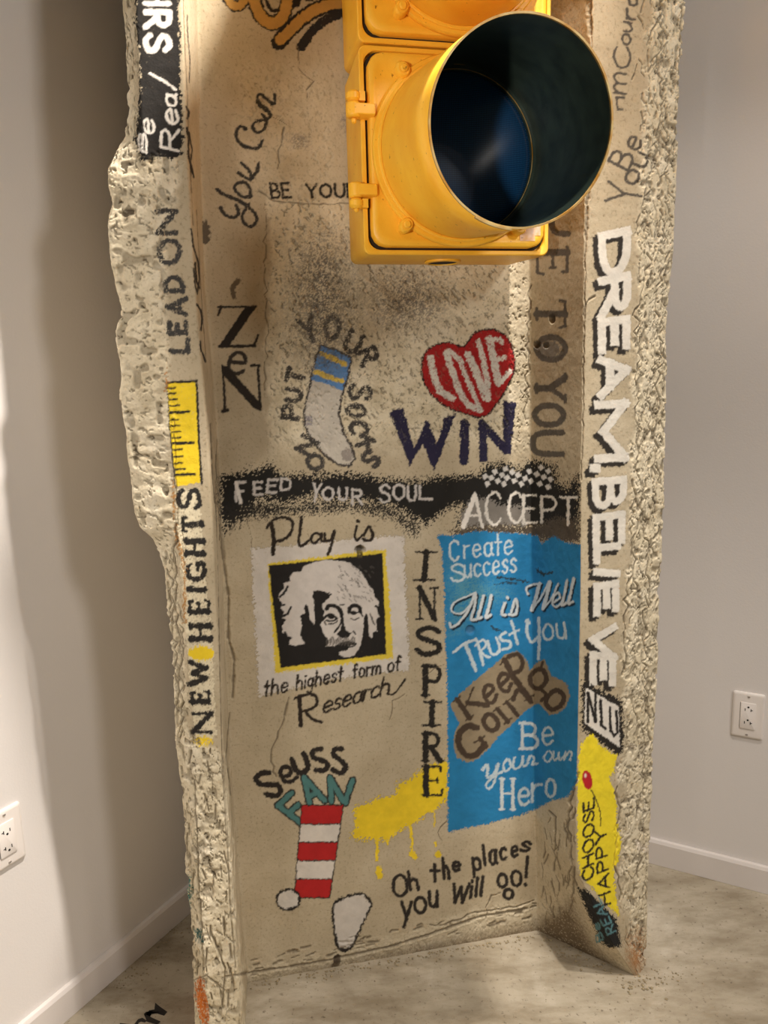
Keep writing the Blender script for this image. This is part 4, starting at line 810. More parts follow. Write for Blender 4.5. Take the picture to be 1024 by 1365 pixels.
W('the', (352, 928), (383, 922), (2, -21), 1.5, SB, segs=WEB); W('highest', (395, 920), (456, 907), (2, -20), 1.5, SB, segs=WEB); W('form', (471, 904), (507, 898), (1, -19), 1.5, SB, segs=WEB); W('of', (517, 896), (533, 893), (1, -19), 1.5, SB, segs=WEB)
cur = motif('lettering', 'dark brush script Research below the portrait')
stroke([(399, 928), (400, 947), (401, 967)], 2.8, SB, 0.1, segs=WEB); stroke([(393, 931), (404, 927), (418, 926), (423, 935), (417, 944), (404, 948)], 2.0, SB, 0.1, 0.6, WEB, True); stroke([(407, 948), (416, 958), (428, 962)], 2.2, SB, 0.1, 0.6, WEB, True)
W('esearch', (430, 951), (518, 924), (5, -24), 1.6, SB, segs=WEB, gap=0.12); stroke([(516, 925), (526, 924), (540, 906)], 1.3, SB, 0.1, 0.5, WEB, True)
cur = motif('yellow_paint_splash', 'yellow paint splash with drips at the foot of INSPIRE')
fill([(471, 1082), (476, 1074), (490, 1070), (506, 1063), (520, 1061), (528, 1058), (530, 1042), (540, 1042), (549, 1036), (560, 1028), (575, 1020), (590, 1014), (598, 1016), (601, 1030), (597, 1066), (588, 1075), (572, 1085), (553, 1097), (535, 1106), (517, 1122), (506, 1120), (494, 1121), (476, 1118), (467, 1114), (474, 1103)], YEL, 0.06, 2.2, WEB, spray=2.5)
for pts, r in (([(502, 1118), (503, 1135), (502, 1147)], 2.0), ([(505, 1158), (506, 1168)], 4.2), ([(547, 1098), (549, 1120), (550, 1142)], 1.8), ([(549, 1138), (553, 1142)], 3.8), ([(579, 1076), (579, 1102)], 1.0), ([(581, 1124), (581, 1127)], 2.0), ([(584, 1138), (584, 1140)], 4.2), ([(517, 1116), (516, 1125)], 2.0)):
    stroke(pts, r, YEL, 0.08, 1.0, WEB)
cur = motif('lettering', 'tall black serif letters INSPIRE stacked downward on the web'); IC = (42, 38, 34)
for c, x0, y0, x1, y1, k in (('I', 547, 732, 584, 777, 3), ('N', 551, 780, 588, 829, 0), ('S', 552, 833, 589, 876, 0), ('P', 558, 884, 591, 931, 0), ('I', 560, 932, 591, 971, 1), ('R', 559, 974, 595, 1018, 0), ('E', 559, 1018, 594, 1064, 0)):
    Q(c, x0, y0, x1, y1, 4.0, IC, 'u', skew=k, segs=WEB, worn=0.16, rag=0.7, thin=0.38, serif=True)
# --- blue panel
BL = (40, 128, 180)
cur = motif('blue_painted_panel', 'blue painted panel wrapping from the web onto the right flange'); bp_ = cur
fill([(583, 713), (602, 714), (640, 708), (690, 711), (714, 713), (722, 724), (738, 714), (750, 722), (777, 727), (777, 820), (774, 900), (772, 980), (769, 1040), (758, 1062), (735, 1068), (712, 1080), (690, 1088), (650, 1098), (597, 1110), (597, 950), (592, 780), (589, 735)], BL, 0.05, 1.0, WI, spray=1.2)
fill([(596, 745), (680, 790), (600, 850)], (84, 146, 168), 0.62, 3, WEB, spray=14, soft=20)
cur = motif('lettering', 'white lettering on the blue panel', bp_); LW = (196, 210, 216)
Q('C', 598, 719, 613, 749, 1.5, LW, segs=WI, worn=0.1); W('reate', (619, 744), (683, 738), (-1, -28), 1.3, LW, segs=WI, worn=0.1, up1=(0, -29))
Q('S', 600, 751, 620, 776, 1.5, LW, segs=WI, worn=0.1); W('uccess', (620, 770), (688, 762), (-1, -27), 1.4, LW, segs=WI, worn=0.1, up1=(0, -30))
for off, c_, rr in (((1.6, 2.2), (22, 40, 56), 0.2), ((0, 0), (206, 212, 214), 0.0)):
    for pts, r in (([(600, 831), (602, 836), (612, 830), (625, 812), (634, 790), (632, 812), (628, 825), (634, 826)], 1.8), ([(634, 790), (620, 796), (606, 803), (602, 814), (614, 818), (628, 806)], 1.2), ([(645, 794), (640, 812), (637, 824), (642, 823)], 2.0), ([(655, 794), (651, 812), (648, 823), (654, 820)], 2.0),
                   ([(673, 804), (669, 818), (674, 820)], 2.0), ([(676, 796), (677, 797)], 1.8), ([(682, 816), (687, 799), (690, 808), (687, 819), (679, 819)], 1.8), ([(704, 792), (702, 784), (712, 779), (721, 778)], 1.4), ([(719, 778), (714, 798), (709, 813)], 2.4), ([(709, 813), (720, 798), (732, 775)], 1.2),
                   ([(733, 776), (728, 797), (724, 811)], 2.4), ([(724, 811), (735, 798), (744, 778)], 1.2), ([(738, 803), (746, 797), (744, 790), (738, 796), (737, 806), (742, 809), (750, 802)], 1.4), ([(756, 774), (752, 794), (749, 806), (755, 804)], 1.9), ([(765, 771), (761, 790), (758, 804), (764, 802)], 1.9)):
        stroke([(x + off[0], y + off[1]) for x, y in pts], r + rr, c_, 0.1, 0.4, WI, len(pts) > 2)
for pts, r in (([(605, 869), (618, 859), (635, 852)], 1.9), ([(620, 858), (627, 874), (634, 893)], 2.4), ([(636, 855), (640, 868), (644, 886)], 1.8), ([(634, 860), (644, 853), (648, 860), (640, 869)], 1.6), ([(641, 869), (648, 875), (653, 876)], 1.6), ([(650, 855), (655, 870), (662, 872), (666, 864), (662, 850)], 1.8),
               ([(674, 843), (667, 848), (670, 854), (680, 855), (680, 863), (670, 866)], 1.8), ([(682, 828), (686, 842), (690, 858)], 1.8), ([(679, 846), (692, 840)], 1.5), ([(703, 828), (703, 844), (709, 856), (718, 848)], 2.0), ([(718, 824), (719, 850), (718, 878)], 2.0), ([(703, 828), (704, 830)], 3.2), ([(742, 832), (744, 848), (751, 850), (754, 840)], 1.5), ([(752, 830), (755, 851)], 1.5)):
    stroke(pts, r, LW, 0.16, 0.5, WI, len(pts) > 2)
stroke([(729, 832), (724, 842), (728, 852), (736, 850), (737, 838), (731, 832)], 1.5, LW, 0.2, 0.5, WI, True)
Q('B', 691, 962, 719, 1000, 2.0, (208, 216, 218), segs=WI, worn=0.2, serif=True); Q('e', 722, 968, 738, 994, 1.6, LW, segs=WI, worn=0.3)
for pts, r in (([(643, 1026), (650, 1020), (650, 1036), (660, 1030), (664, 1018)], 2.0), ([(664, 1018), (660, 1040), (653, 1051), (648, 1046), (658, 1036), (670, 1028)], 1.5), ([(676, 1012), (671, 1020), (674, 1028), (681, 1022), (679, 1013)], 1.7), ([(686, 1010), (684, 1022), (690, 1024), (696, 1016), (697, 1008)], 1.6), ([(697, 1008), (697, 1020), (702, 1020)], 1.6), ([(703, 1018), (707, 1008), (712, 1010), (710, 1018), (716, 1018)], 1.6),
               ([(730, 1002), (725, 1010), (730, 1016), (736, 1008), (733, 1001)], 1.2), ([(738, 1002), (738, 1013), (744, 1010), (745, 1003), (746, 1013), (752, 1008)], 1.2), ([(754, 1002), (752, 1013), (758, 1002), (762, 1004), (760, 1013)], 1.2)):
    stroke(pts, r, LW, 0.26, 0.6, WI, True)
Q('H', 664, 1036, 689, 1081, 2.2, (208, 216, 218), segs=WI, worn=0.2, serif=True, thin=0.6); Q('e', 690, 1049, 707, 1075, 1.9, LW, segs=WI, worn=0.22); Q('r', 708, 1043, 724, 1071, 1.9, LW, segs=WI, worn=0.28); Q('o', 726, 1037, 742, 1064, 1.9, LW, segs=WI, worn=0.4)
for a in (([(664, 770), (690, 773), (704, 776)], 1.5), ([(716, 759), (724, 766), (736, 763)], 1.8), ([(656, 836), (668, 842)], 1.2), ([(660, 780), (672, 776), (690, 778)], 0.8)): stroke(a[0], a[1], (44, 60, 68), 0.3, 1.2, WI, noid=True)
cur = motif('bare_lettering_patch', 'bare concrete patch with brown serif letters KEEP GOING in the blue panel', bp_)
KG = [(600, 939), (620, 918), (650, 893), (672, 874), (688, 867), (698, 873), (704, 884), (706, 894), (714, 884), (726, 878), (730, 888), (736, 901), (748, 906), (757, 914), (760, 928), (755, 942), (744, 951), (732, 953), (724, 944), (717, 937), (700, 948), (682, 966), (664, 982), (650, 1000), (636, 1013), (622, 1017), (610, 1010), (605, 996), (605, 980), (612, 964), (606, 952)]
fill(KG, (150, 134, 108), 0.0, 0.8, WI)
cur = motif('lettering', 'dark brown shaded serif letters', cur); KB = (74, 60, 48)
W('K', (626, 957), (650, 940), (-17, -25), 3.4, KB, segs=WI, thin=0.35, serif=True, worn=0.08); W('ee', (651, 941), (684, 915), (-16, -34), 3.0, KB, segs=WI, thin=0.4, worn=0.08)
stroke([(673, 880), (684, 902), (706, 931)], 4.0, KB, 0.1, 0.5, WI); stroke([(678, 876), (690, 872), (697, 882), (694, 893), (684, 898)], 3.0, KB, 0.1, 0.5, WI, True); stroke([(700, 934), (712, 926)], 1.4, KB, 0.1, 0.5, WI); stroke([(667, 886), (678, 874)], 1.3, KB, 0.1, 0.5, WI)
stroke([(636, 970), (624, 968), (613, 977), (612, 993), (622, 1007), (636, 1005), (646, 992)], 4.2, KB, 0.1, 0.5, WI, True); stroke([(632, 990), (646, 982)], 1.3, KB, 0.05, 0.5, WI); stroke([(640, 984), (648, 995)], 3.0, KB, 0.05, 0.5, WI)
stroke([(652, 952), (645, 958), (647, 968), (656, 974), (664, 968), (661, 957)], 3.2, KB, 0.1, 0.5, WI, True, True); stroke([(663, 945), (677, 962)], 3.0, KB, 0.1, 0.5, WI); stroke([(658, 948), (666, 942)], 1.2, KB, 0.1, 0.5, WI); stroke([(672, 965), (682, 957)], 1.2, KB, 0.1, 0.5, WI)
stroke([(676, 936), (690, 953)], 3.0, KB, 0.1, 0.5, WI); stroke([(684, 932), (690, 920), (698, 924), (708, 936)], 3.0, KB, 0.1, 0.5, WI, True); stroke([(671, 939), (680, 932)], 1.2, KB, 0.1, 0.5, WI)
stroke([(718, 892), (708, 900), (708, 912), (718, 918), (728, 908), (726, 896)], 3.2, KB, 0.1, 0.5, WI, True, True); stroke([(720, 894), (724, 882)], 1.6, KB, 0.1, 0.5, WI); stroke([(720, 918), (728, 926), (722, 934)], 2.4, KB, 0.1, 0.5, WI, True)
stroke([(742, 920), (731, 928), (728, 938), (736, 946), (748, 940), (752, 928)], 3.2, KB, 0.1, 0.5, WI, True, True)
cur = motif('lettering', 'black hand lettering over teal block letters, just above the striped banner'); SE = (46, 40, 36)
for pts, r in (([(359, 1030), (348, 1031), (341, 1038), (349, 1046), (369, 1046), (374, 1055), (367, 1061), (355, 1059)], 3.6), ([(376, 1036), (387, 1032), (386, 1024), (377, 1023), (374, 1031), (379, 1041), (387, 1042), (396, 1036)], 2.8), ([(389, 1012), (394, 1025), (402, 1031), (410, 1024), (409, 1014), (405, 1005)], 3.8),
               ([(428, 998), (418, 1001), (417, 1009), (430, 1014), (437, 1020), (431, 1027), (421, 1026)], 3.4), ([(456, 998), (446, 999), (445, 1007), (455, 1014), (461, 1022), (455, 1030), (443, 1026)], 3.5)):
    stroke(pts, r, SE, 0.12, 0.7, WEB, True)
for rr, c_ in ((5.4, (46, 44, 42)), (3.4, (82, 128, 126))):
    for pts in ([(371, 1074), (404, 1099)], [(371, 1074), (389, 1057)], [(386, 1084), (397, 1073)], [(406, 1037), (414, 1076)], [(406, 1037), (433, 1067)], [(411, 1062), (423, 1056)], [(440, 1037), (442, 1068)], [(441, 1038), (459, 1070)], [(460, 1070), (470, 1040)]):
        stroke(pts, rr, c_, 0.06, 0.6, WEB)
cur = motif('striped_painting', 'painted banner of red and white stripes on the lower web')
def BN(t, s): return (430 - 14 * t + (27 - 4 * t) * s, 1074 + 122 * t)
stroke([BN(0, -1), BN(0, 1), BN(1, 1), BN(1, -1)], 1.6, (40, 34, 32), 0.1, 0.6, WEB, False, True)
for k in range(5):
    a, b = k / 5.0, (k + 1) / 5.0; fill([BN(a, -1), BN(a, 1), BN(b, 1), BN(b, -1)], (182, 38, 38) if k % 2 == 0 else (218, 210, 200), 0.08, 0.8, WEB)
    if k: stroke([BN(a, -1), BN(a, 1)], 0.8, (40, 34, 32), 0.1, 0.6, WEB, noid=True)
cur = motif('white_painted_blot', 'two plain white painted blots with dark edges under the striped banner')
for e in ([(372, 1192), (386, 1186), (398, 1194), (396, 1208), (380, 1212), (370, 1204)], [(446, 1206), (462, 1196), (484, 1192), (494, 1206), (482, 1232), (468, 1262), (452, 1264), (446, 1236)]):
    stroke(e, 2.2, (44, 38, 34), 0.12, 0.9, WEB, True, True); fill(e, (212, 204, 194), 0.1, 0.9, WEB)
stroke([(450, 1276), (443, 1302)], 4.6, (62, 48, 38), 0.15, 0.8, WEB)
cur = motif('lettering', 'dark hand lettering Oh the places you will go on the lower web'); OC = (48, 42, 37)
for c, x0, y0, x1, y1, k in (('O', 522, 1164, 545, 1197, 0), ('h', 545, 1160, 560, 1188, -3), ('t', 572, 1150, 588, 1177, 0), ('h', 590, 1142, 601, 1173, -2), ('e', 602, 1147, 615, 1163, 0), ('p', 630, 1142, 644, 1171, -2), ('l', 643, 1125, 651, 1155, -3), ('a', 651, 1131, 665, 1154, 0), ('c', 665, 1128, 677, 1148, 0), ('e', 680, 1126, 692, 1144, 0), ('s', 692, 1120, 707, 1137, 3),
                               ('y', 533, 1200, 551, 1238, 0), ('o', 551, 1194, 570, 1219, 0), ('u', 570, 1186, 585, 1211, 0), ('w', 599, 1176, 624, 1205, 4), ('i', 624, 1172, 631, 1199, 2), ('l', 631, 1168, 637, 1197, 3), ('l', 638, 1166, 644, 1196, 3), ('o', 662, 1163, 678, 1185, 0), ('o', 670, 1183, 686, 1200, 0), ('o', 680, 1159, 697, 1183, 0), ('!', 697, 1140, 704, 1182, 3)):
    Q(c, x0, y0, x1, y1, 2.3, OC, 'u', skew=k, segs=WEB, worn=0.1, rag=0.5)
# --- inner side of the right flange (reads downward)
INR = (4, 5)
cur = motif('lettering', 'grey stencilled letters TRUE TO YOU reading down the inner right flange'); TC = (98, 92, 84)
for c, x0, y0, x1, y1 in (('T', 736, 60, 772, 118), ('R', 732, 125, 768, 180), ('U', 730, 250, 762, 316), ('E', 712, 325, 761, 370), ('T', 711, 396, 758, 441), ('O', 711, 445, 758, 484), ('Y', 711, 494, 758, 541), ('O', 708, 536, 756, 571), ('U', 706, 572, 754, 610)):
    Q(c, x0, y0, x1, y1, 4.6, TC, 'd', segs=INR, worn=0.12, rag=0.5, thin=0.45, serif=c in 'TEYRU')
fill(oval(733, 465, 14, 11), (134, 128, 118), 0.15, 1.5, INR, noid=True)
# --- right flange front
cur = motif('lettering', 'thin grey hand lettering with the word Courage climbing the right flange'); RC = (86, 80, 72)
for c, x0, y0, x1, y1 in (('C', 817, 62, 842, 93), ('o', 828, 45, 842, 62), ('u', 830, 29, 844, 45), ('r', 834, 12, 848, 28), ('a', 837, -8, 851, 10), ('g', 838, -30, 858, -10), ('m', 817, 97, 836, 127)):
    Q(c, x0, y0, x1, y1, 1.7, RC, 'a', skew=-2, segs=TIPR, worn=0.15)
stroke([(822, 130), (832, 130)], 1.7, RC, 0.1, segs=TIPR); stroke([(822, 130), (824, 146), (830, 146)], 1.5, RC, 0.1, segs=TIPR)
cur = motif('lettering', 'thin grey words Be You climbing the right flange')
A('B', 829, 212, -62, 20, 29, 1.9, RC, segs=TIPR); A('e', 846, 191, -60, 15, 17, 1.9, RC, segs=TIPR); A('Y', 832, 258, -82, 26, 46, 1.9, RC, segs=TIPR); A('o', 843, 236, -60, 18, 16, 1.9, RC, segs=TIPR); A('u', 855, 214, -62, 17, 17, 1.9, RC, segs=TIPR)
cur = motif('lettering', 'bold white letters DREAM with black shadows reading down the right flange'); DW = (226, 220, 208); DK = (50, 45, 40)
DR = (('D', 797, 309, 842, 371, -7), ('R', 797, 369, 842, 426, -7), ('E', 797, 424, 841, 472, -4), ('A', 796, 474, 841, 532, -10), ('M', 792, 534, 839, 617, -2), ('.', 786, 617, 801, 631, 0))
BE = (('B', 789, 637, 836, 680, -3), ('E', 790, 685, 834, 731, -4), ('L', 791, 725, 828, 752, -2), ('I', 791, 757, 827, 768, 2), ('E', 791, 777, 826, 822, -4), ('V', 786, 827, 824, 878, 4), ('E', 786, 868, 822, 914, 3), ('!', 786, 914, 818, 925, 0))
def slab(c, x0, y0, x1, y1, r, col, skew, **kw):
    """block letter reading downward: straight bars with square ends, round bowls"""
    pts = [p for (k, sm, cl, pp) in GL[c][1] if k != 'S' for p in pp]
    a0, a1 = min(p[0] for p in pts), max(p[0] for p in pts); b0, b1 = min(p[1] for p in pts), max(p[1] for p in pts)
    x0 += r; x1 -= r; y0 += r; y1 -= r; w = max(a1 - a0, 1e-6); h = b1 - b0
    fn = lambda u, v: (x0 + (v - b0) / h * (x1 - x0), (y0 + (u - a0) / w * (y1 - y0) if a1 - a0 > 1e-5 else (y0 + y1) / 2) + skew * (v - b0) / h)
    for (k, sm, cl, pp) in GL[c][1]:
        if k == 'S': continue
        if sm: stroke([fn(*p) for p in cat(pp, cl)], r * 0.96, col, **kw); continue
        for p, q in zip(pp[:-1], pp[1:]):
            a, b = fn(*p), fn(*q); L_ = math.hypot(b[0] - a[0], b[1] - a[1]) + 1e-6; ux, uy = (b[0] - a[0]) / L_ * r, (b[1] - a[1]) / L_ * r
            fill([(a[0] - ux - uy, a[1] - uy + ux), (a[0] - ux + uy, a[1] - uy - ux), (b[0] + ux + uy, b[1] + uy - ux), (b[0] + ux - uy, b[1] + uy + ux)], col, **kw)
def bold(L_):
    for dx, dy in ((-3, 3), (-6.5, 6.5)):
        for c, x0, y0, x1, y1, k in L_: slab(c, x0 + dx, y0 + dy, x1 + dx, y1 + dy, (6.0 if L_ is DR else 5.2), DK, k, segs=TIPR, worn=0.12, rag=0.8)
    for c, x0, y0, x1, y1, k in L_: slab(c, x0, y0, x1, y1, (5.7 if L_ is DR else 5.0), DW, k, segs=TIPR, worn=0.1, rag=0.5)
bold(DR); cur = motif('lettering', 'bold white letters BELIEVE with black shadows reading down the right flange'); bold(BE[:-1])
cur = motif('painted_sign_box', 'white box edged in black with the letters NLU on the right flange')
fill([(776, 908), (830, 934), (832, 1002), (822, 1006), (776, 972)], (44, 40, 36), 0.15, 2, TIPR, spray=3); fill([(781, 917), (825, 942), (826, 996), (779, 963)], (224, 218, 208), 0.08, 0.8, TIPR)
Q('N', 782, 922, 796, 964, 1.9, BLK, 'u', segs=TIPR, worn=0.08); stroke([(801, 934), (802, 967), (807, 971)], 2.0, BLK, 0.08, segs=TIPR); stroke([(813, 943), (814, 974), (819, 981), (823, 976), (822, 948)], 1.8, BLK, 0.08, segs=TIPR)
cur = motif('yellow_painted_panel', 'yellow painted strip with black letters CHOOSE HAPPY and a red balloon'); yp = cur
fill([(776, 988), (789, 977), (800, 992), (808, 1000), (822, 1006), (819, 1030), (811, 1036), (818, 1050), (823, 1075), (822, 1095), (828, 1120), (825, 1148), (818, 1160), (821, 1190), (826, 1222), (806, 1203), (774, 1166), (770, 1140), (770, 1050), (771, 1010)], (244, 222, 50), 0.04, 1.3, (5, 7), spray=1.2)
cur = motif('lettering', 'black slanted letters', yp)
W('CHOOSE', (791, 1170), (792, 1064), (-14, 6), 1.45, BLK, segs=(5, 7), worn=0.05, gap=0.16); W('HAPPY', (814, 1204), (807, 1104), (-14, 5), 1.45, BLK, segs=(5, 7), worn=0.05, gap=0.2)
cur = motif('painted_balloon', 'small red balloon on a thin black string', yp)
stroke([(788, 1053), (795, 1066), (800, 1082), (801, 1100)], 0.8, BLK, 0.05, segs=(5, 7), smooth=True); fill(oval(783, 1040, 6.5, 13, -12), (188, 36, 44), 0.03, 0.4, (5, 7)); fill(oval(780.5, 1034, 1.6, 3), (240, 210, 200), 0.0, 0.2, (5, 7))
cur = motif('black_paint_patch', 'black painted patch with teal letters at the foot of the right flange'); kp = cur
fill([(769, 1183), (784, 1188), (803, 1206), (822, 1226), (829, 1262), (812, 1264), (800, 1254), (786, 1222)], (36, 36, 36), 0.1, 1.2, (5, 7), spray=2)
cur = motif('lettering', 'teal letters', kp); TE = (96, 140, 148)
W('REAL', (821, 1241), (799, 1197), (-11, 5), 1.05, TE, segs=(5, 7), worn=0.1); W('Be', (804, 1252), (798, 1230), (-8, 4), 1.0, TE, segs=(5, 7), worn=0.1)
# small stains and chips that belong to the concrete itself
cur = 0
fill([(846, 1118), (858, 1126), (868, 1130), (864, 1138), (850, 1132)], (232, 220, 200), 0.2, 2, TIPR); fill([(838, 990), (848, 994), (842, 999)], (232, 220, 200), 0.1, 2, TIPR)
fill(oval(852, 1268, 14, 34), (168, 118, 72), 0.45, 3, TIPR, spray=9, soft=14, noid=True); fill(oval(270, 1335, 8, 34, -8), (214, 118, 44), 0.3, 2, (0, 1), spray=3); fill(oval(252, 1190, 4, 26, 0), (36, 110, 104), 0.35, 2, (0, 1), spray=3); fill(oval(266, 1248, 4, 12, -20), (30, 96, 96), 0.3, 2, (0, 1), spray=2)
stroke([(230, 640), (233, 700), (246, 760), (246, 830)], 1.6, (178, 130, 74), 0.5, 2, TIPL, noid=True); stroke([(222, 490), (221, 520)], 1.8, (196, 140, 84), 0.5, 2, TIPL, noid=True)
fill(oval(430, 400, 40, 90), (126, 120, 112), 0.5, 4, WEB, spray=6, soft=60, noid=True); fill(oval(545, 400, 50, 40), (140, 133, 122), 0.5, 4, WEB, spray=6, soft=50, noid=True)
fill(oval(478, 165, 22, 20), (150, 140, 128), 0.55, 3, WEB, spray=10, soft=10, noid=True); fill(oval(400, 188, 14, 10), (160, 150, 136), 0.5, 3, WEB, spray=6, soft=8, noid=True)
fill([(320, 1312), (560, 1262), (716, 1232), (762, 1200), (790, 1258), (840, 1312), (330, 1345)], (120, 104, 82), 0.3, 3, (4, 5), spray=3, soft=22, noid=True)

# ------------------------------------------------------------------ build the column meshes
D = Df.reshape(NR, NC)
fade = np.clip(ZZ / 0.01, 0.3, 1)
X = Xb + NXo * D; Y = Yb + NYo * D
CO = np.stack([X, Y, ZZ], -1)
du = np.gradient(CO, axis=1); dv = np.gradient(CO, axis=0); NO = np.cross(dv, du); NO /= (np.linalg.norm(NO, axis=2, keepdims=True) + 1e-12)
flip = np.sign((NO[..., 0] * NXo + NO[..., 1] * NYo).mean()); NO = NO * flip
CO = CO.reshape(-1, 3).astype(np.float32); NO = NO.reshape(-1, 3).astype(np.float32)
ii = (np.arange(NR - 1)[:, None] * NC + np.arange(NC - 1)[None, :]).ravel()
quads = np.stack([ii, ii + 1, ii + NC + 1, ii + NC], 1)
a_, b_, c_ = CO[quads[0, 0]], CO[quads[0, 1]], CO[quads[0, 3]]
if np.dot(np.cross(b_ - a_, c_ - a_), NO[quads[0, 0]]) < 0: quads = quads[:, ::-1].copy()

def concrete_material():
    m, nt, b = mat_new('painted_concrete'); N = nt.nodes; L = nt.links
    tc = N.new('ShaderNodeTexCoord')
    def noise(s, d, r=0.6):
        n = N.new('ShaderNodeTexNoise'); n.inputs['Scale'].default_value = s; n.inputs['Detail'].default_value = d; n.inputs['Roughness'].default_value = r
        L.new(tc.outputs['Object'], n.inputs['Vector']); return n.outputs['Fac']
    def ramp(src, stops):
        r = N.new('ShaderNodeValToRGB'); e = r.color_ramp.elements
        e[0].position = stops[0][0]; e[0].color = (*lin(stops[0][1]), 1); e[1].position = stops[-1][0]; e[1].color = (*lin(stops[-1][1]), 1)
        for p, c in stops[1:-1]:
            k = e.new(p); k.color = (*lin(c), 1)
        L.new(src, r.inputs['Fac']); return r.outputs['Color']
    def mix(a, bb, fac, mode='MIX'):
        x = N.new('ShaderNodeMix'); x.data_type = 'RGBA'; x.blend_type = mode
        if isinstance(fac, float): x.inputs['Factor'].default_value = fac
        else: L.new(fac, x.inputs['Factor'])
        for s, v in (('A', a), ('B', bb)):
            if isinstance(v, tuple): x.inputs[s].default_value = v
            else: L.new(v, x.inputs[s])
        return x.outputs['Result']
    at = N.new('ShaderNodeAttribute'); at.attribute_name = 'paint'
    su = N.new('ShaderNodeAttribute'); su.attribute_name = 'surface'
    sep = N.new('ShaderNodeSeparateColor'); L.new(su.outputs['Color'], sep.inputs['Color'])
    smooth_c = ramp(noise(9, 8), [(0.3, (180, 165, 137)), (0.5, (192, 177, 149)), (0.7, (203, 189, 162))])
    rough_c = ramp(noise(26, 7), [(0.3, (206, 192, 162)), (0.5, (226, 213, 184)), (0.7, (238, 227, 202))])
    c = mix(smooth_c, rough_c, sep.outputs['Green'])
    c = mix(c, ramp(noise(170, 4), [(0.28, (176, 168, 156)), (0.46, (255, 255, 255))]), 0.55, 'MULTIPLY')
    c = mix(c, (*lin((84, 70, 52)), 1), sep.outputs['Red'])
    c = mix(c, at.outputs['Color'], at.outputs['Alpha'])
    L.new(c, b.inputs['Base Color'])
    b.inputs['Specular IOR Level'].default_value = 0.28; b.inputs['Roughness'].default_value = 0.82
    bp = N.new('ShaderNodeBump'); bp.inputs['Strength'].default_value = 0.35; bp.inputs['Distance'].default_value = 0.0012
    L.new(noise(420, 5), bp.inputs['Height']); L.new(bp.outputs['Normal'], b.inputs['Normal'])
    return m
m_conc = concrete_material()
PAINT = np.concatenate([PC, PA[:, None]], 1).astype(np.float32)
SURF = np.zeros((NV, 4), np.float32); SURF[:, 0] = np.clip(PIT_DARKf, 0, 1) * 0.9; SURF[:, 1] = np.clip(ROUGH.ravel() * 1.1, 0, 1); SURF[:, 3] = 1
column = empty('painted_column', (float(WO[0] + 0.35 * WD[0]), float(WO[1] + 0.35 * WD[1]), 0), math.atan2(WD[1], WD[0]))
tag(column, 'rough concrete encased column with hand painted words and pictures on its recessed front', 'column')
inv = np.array(column.matrix_basis.inverted() if hasattr(column, 'matrix_basis') else np.eye(4))
R3 = inv[:3, :3].astype(np.float32); T3 = inv[:3, 3].astype(np.float32)
def patch(name, sel, parent, label=None):
    q = quads[sel]; u, invq = np.unique(q.ravel(), return_inverse=True); nf = len(q)
    me = bpy.data.meshes.new(name); me.vertices.add(len(u)); me.loops.add(nf * 4); me.polygons.add(nf)
    me.vertices.foreach_set('co', (CO[u] @ R3.T + T3).astype(np.float32).ravel())
    me.loops.foreach_set('vertex_index', invq.astype(np.int32).ravel())
    me.polygons.foreach_set('loop_start', np.arange(0, nf * 4, 4, dtype=np.int32)); me.polygons.foreach_set('use_smooth', np.ones(nf, bool))
    me.update(calc_edges=True); me.validate()
    a = me.color_attributes.new('paint', 'FLOAT_COLOR', 'POINT'); a.data.foreach_set('color', PAINT[u].ravel())
    a = me.color_attributes.new('surface', 'FLOAT_COLOR', 'POINT'); a.data.foreach_set('color', SURF[u].ravel())
    me.normals_split_custom_set_from_vertices((NO[u] @ R3.T).astype(np.float64).tolist())
    me.materials.append(m_conc)
    o = bpy.data.objects.new(name, me); COL.objects.link(o); o.parent = parent
    if label: o['label'] = label
    return o
fid = PID[quads].max(1); fseg = sg.ravel()[quads[:, 0]]
for nm, s0, s1 in (('left_flange', 0, 3), ('web_panel', 4, 4), ('right_flange', 5, 8)):
    patch(nm, np.nonzero((fid == 0) & (fseg >= s0) & (fseg <= s1))[0], column)
objs = {}
for k in range(1, len(MOT)):
    nm, lb, par = MOT[k]; sel = np.nonzero(fid == k)[0]
    if len(sel) < 4: print('empty motif', nm, lb); continue
    depth_par = objs.get(par)
    if par and MOT[par][2]: depth_par = objs[MOT[par][2]]      # never a fourth level
    objs[k] = patch(nm, sel, depth_par or column, lb)
# back casing of the column (coarse, closes the shape behind)
mb = MB(); ls = []
for r in list(range(0, NR, 40)) + [NR - 1]:
    pa = [(float(X[r, 0]), float(Y[r, 0])), (float(X[r, 0] - 0.22 * WN[0] * 1.0), float(Y[r, 0] - 0.22 * WN[1])), (float(X[r, -1] - 0.22 * WN[0]), float(Y[r, -1] - 0.22 * WN[1])), (float(X[r, -1]), float(Y[r, -1]))]
    ls.append([tuple(column.matrix_basis.inverted() @ Vector((x, y, float(zr[r])))) for x, y in pa])
mb.loops(ls, False, False)
m_back = simple_mat('rear_concrete', (196, 180, 148), 0.85, noise=0.3, nscale=20, bump=0.5, bscale=120)
mb.build('rear_casing', m_back, column)
print('column vertices', NV)

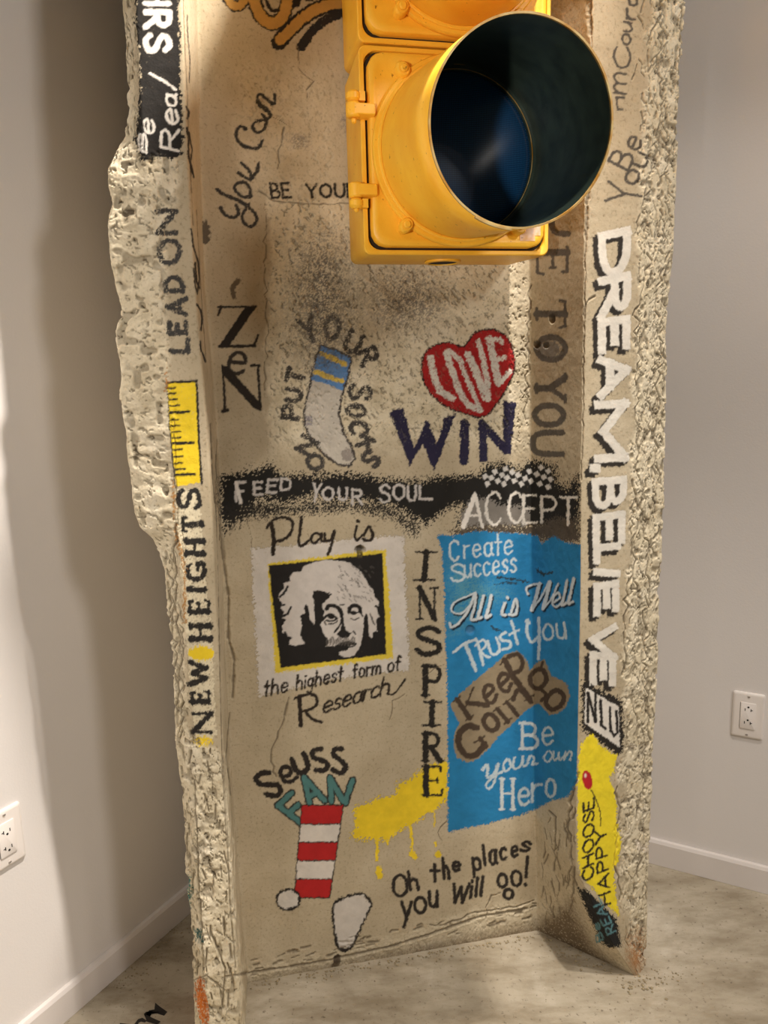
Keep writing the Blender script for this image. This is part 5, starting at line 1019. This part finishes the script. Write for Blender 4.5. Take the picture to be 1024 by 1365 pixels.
# ------------------------------------------------------------------ lettering on the floor, crumbs of mortar
def ground(px, py, z=0.0):
    dx, dy = px - 512, py - 682.5; u = dx * math.cos(ROLL) - dy * math.sin(ROLL); v = dx * math.sin(ROLL) + dy * math.cos(ROLL)
    d = (u, FPX * math.cos(PITCH) - v * math.sin(PITCH), -FPX * math.sin(PITCH) - v * math.cos(PITCH)); t = (z - CAM_H) / d[2]; return d[0] * t, d[1] * t
m_letter = simple_mat('black_floor_paint', (34, 29, 25), 0.6, noise=0.2)
root = bpy.data.objects['floor']
def flat_letter(polys):
    mb = MB()
    for p in polys:
        b0 = [(*ground(x, y), 0.0002) for x, y in p]; b1 = [(x, y, 0.0008) for x, y, _ in b0]; mb.loops([b0, b1], True, True)
    o = mb.build('lettering', m_letter, root); o['label'] = 'black stencilled letters on the floor left of the column'
flat_letter([[(207, 1337), (213, 1342), (223, 1349), (219, 1354), (209, 1351), (203, 1352), (195, 1349), (192, 1352), (214, 1362), (210, 1366), (196, 1362), (193, 1355), (199, 1347), (206, 1346)]])
flat_letter([[(184, 1359), (190, 1357), (196, 1361), (193, 1363), (188, 1362), (184, 1364), (186, 1368), (194, 1372), (192, 1378), (182, 1374), (178, 1367)]])
flat_letter([[(160, 1364), (176, 1366), (182, 1380), (168, 1386), (158, 1376)]])
m_crumb = simple_mat('mortar_crumbs', (176, 160, 128), 0.9, noise=0.4, nscale=200)
mb = MB(); rr = random.Random(3)
def crumb(x, y, s):
    vs_ = [(x + s * rr.uniform(.6, 1.2), y, s * .5), (x - s * rr.uniform(.6, 1.2), y + s * .3, s * .45), (x, y + s * rr.uniform(.6, 1.1), s * .4), (x + s * .2, y - s * rr.uniform(.6, 1.1), s * .4), (x + s * .1, y, s * rr.uniform(.8, 1.3)), (x, y, -0.0005)]
    mb.add(vs_, [(0, 2, 4), (2, 1, 4), (1, 3, 4), (3, 0, 4), (2, 0, 5), (1, 2, 5), (3, 1, 5), (0, 3, 5)])
def scatter(p, q, n, spread, s0, s1):
    a = ground(*p); b = ground(*q)
    for i in range(n):
        t = rr.random(); crumb(a[0] + (b[0] - a[0]) * t + rr.gauss(0, spread), a[1] + (b[1] - a[1]) * t - abs(rr.gauss(0, spread)), rr.uniform(s0, s1))
scatter((335, 1312), (712, 1246), 190, 0.012, 0.0012, 0.004); scatter((720, 1248), (862, 1312), 120, 0.02, 0.001, 0.0045); scatter((862, 1300), (900, 1290), 50, 0.03, 0.001, 0.003)
scatter((150, 1320), (247, 1225), 110, 0.02, 0.001, 0.003); scatter((350, 1330), (900, 1340), 60, 0.08, 0.0006, 0.0014)
o = mb.build('mortar_crumbs', m_crumb); tag(o, 'loose mortar crumbs and grit on the floor around the column foot', 'debris', kind='stuff')
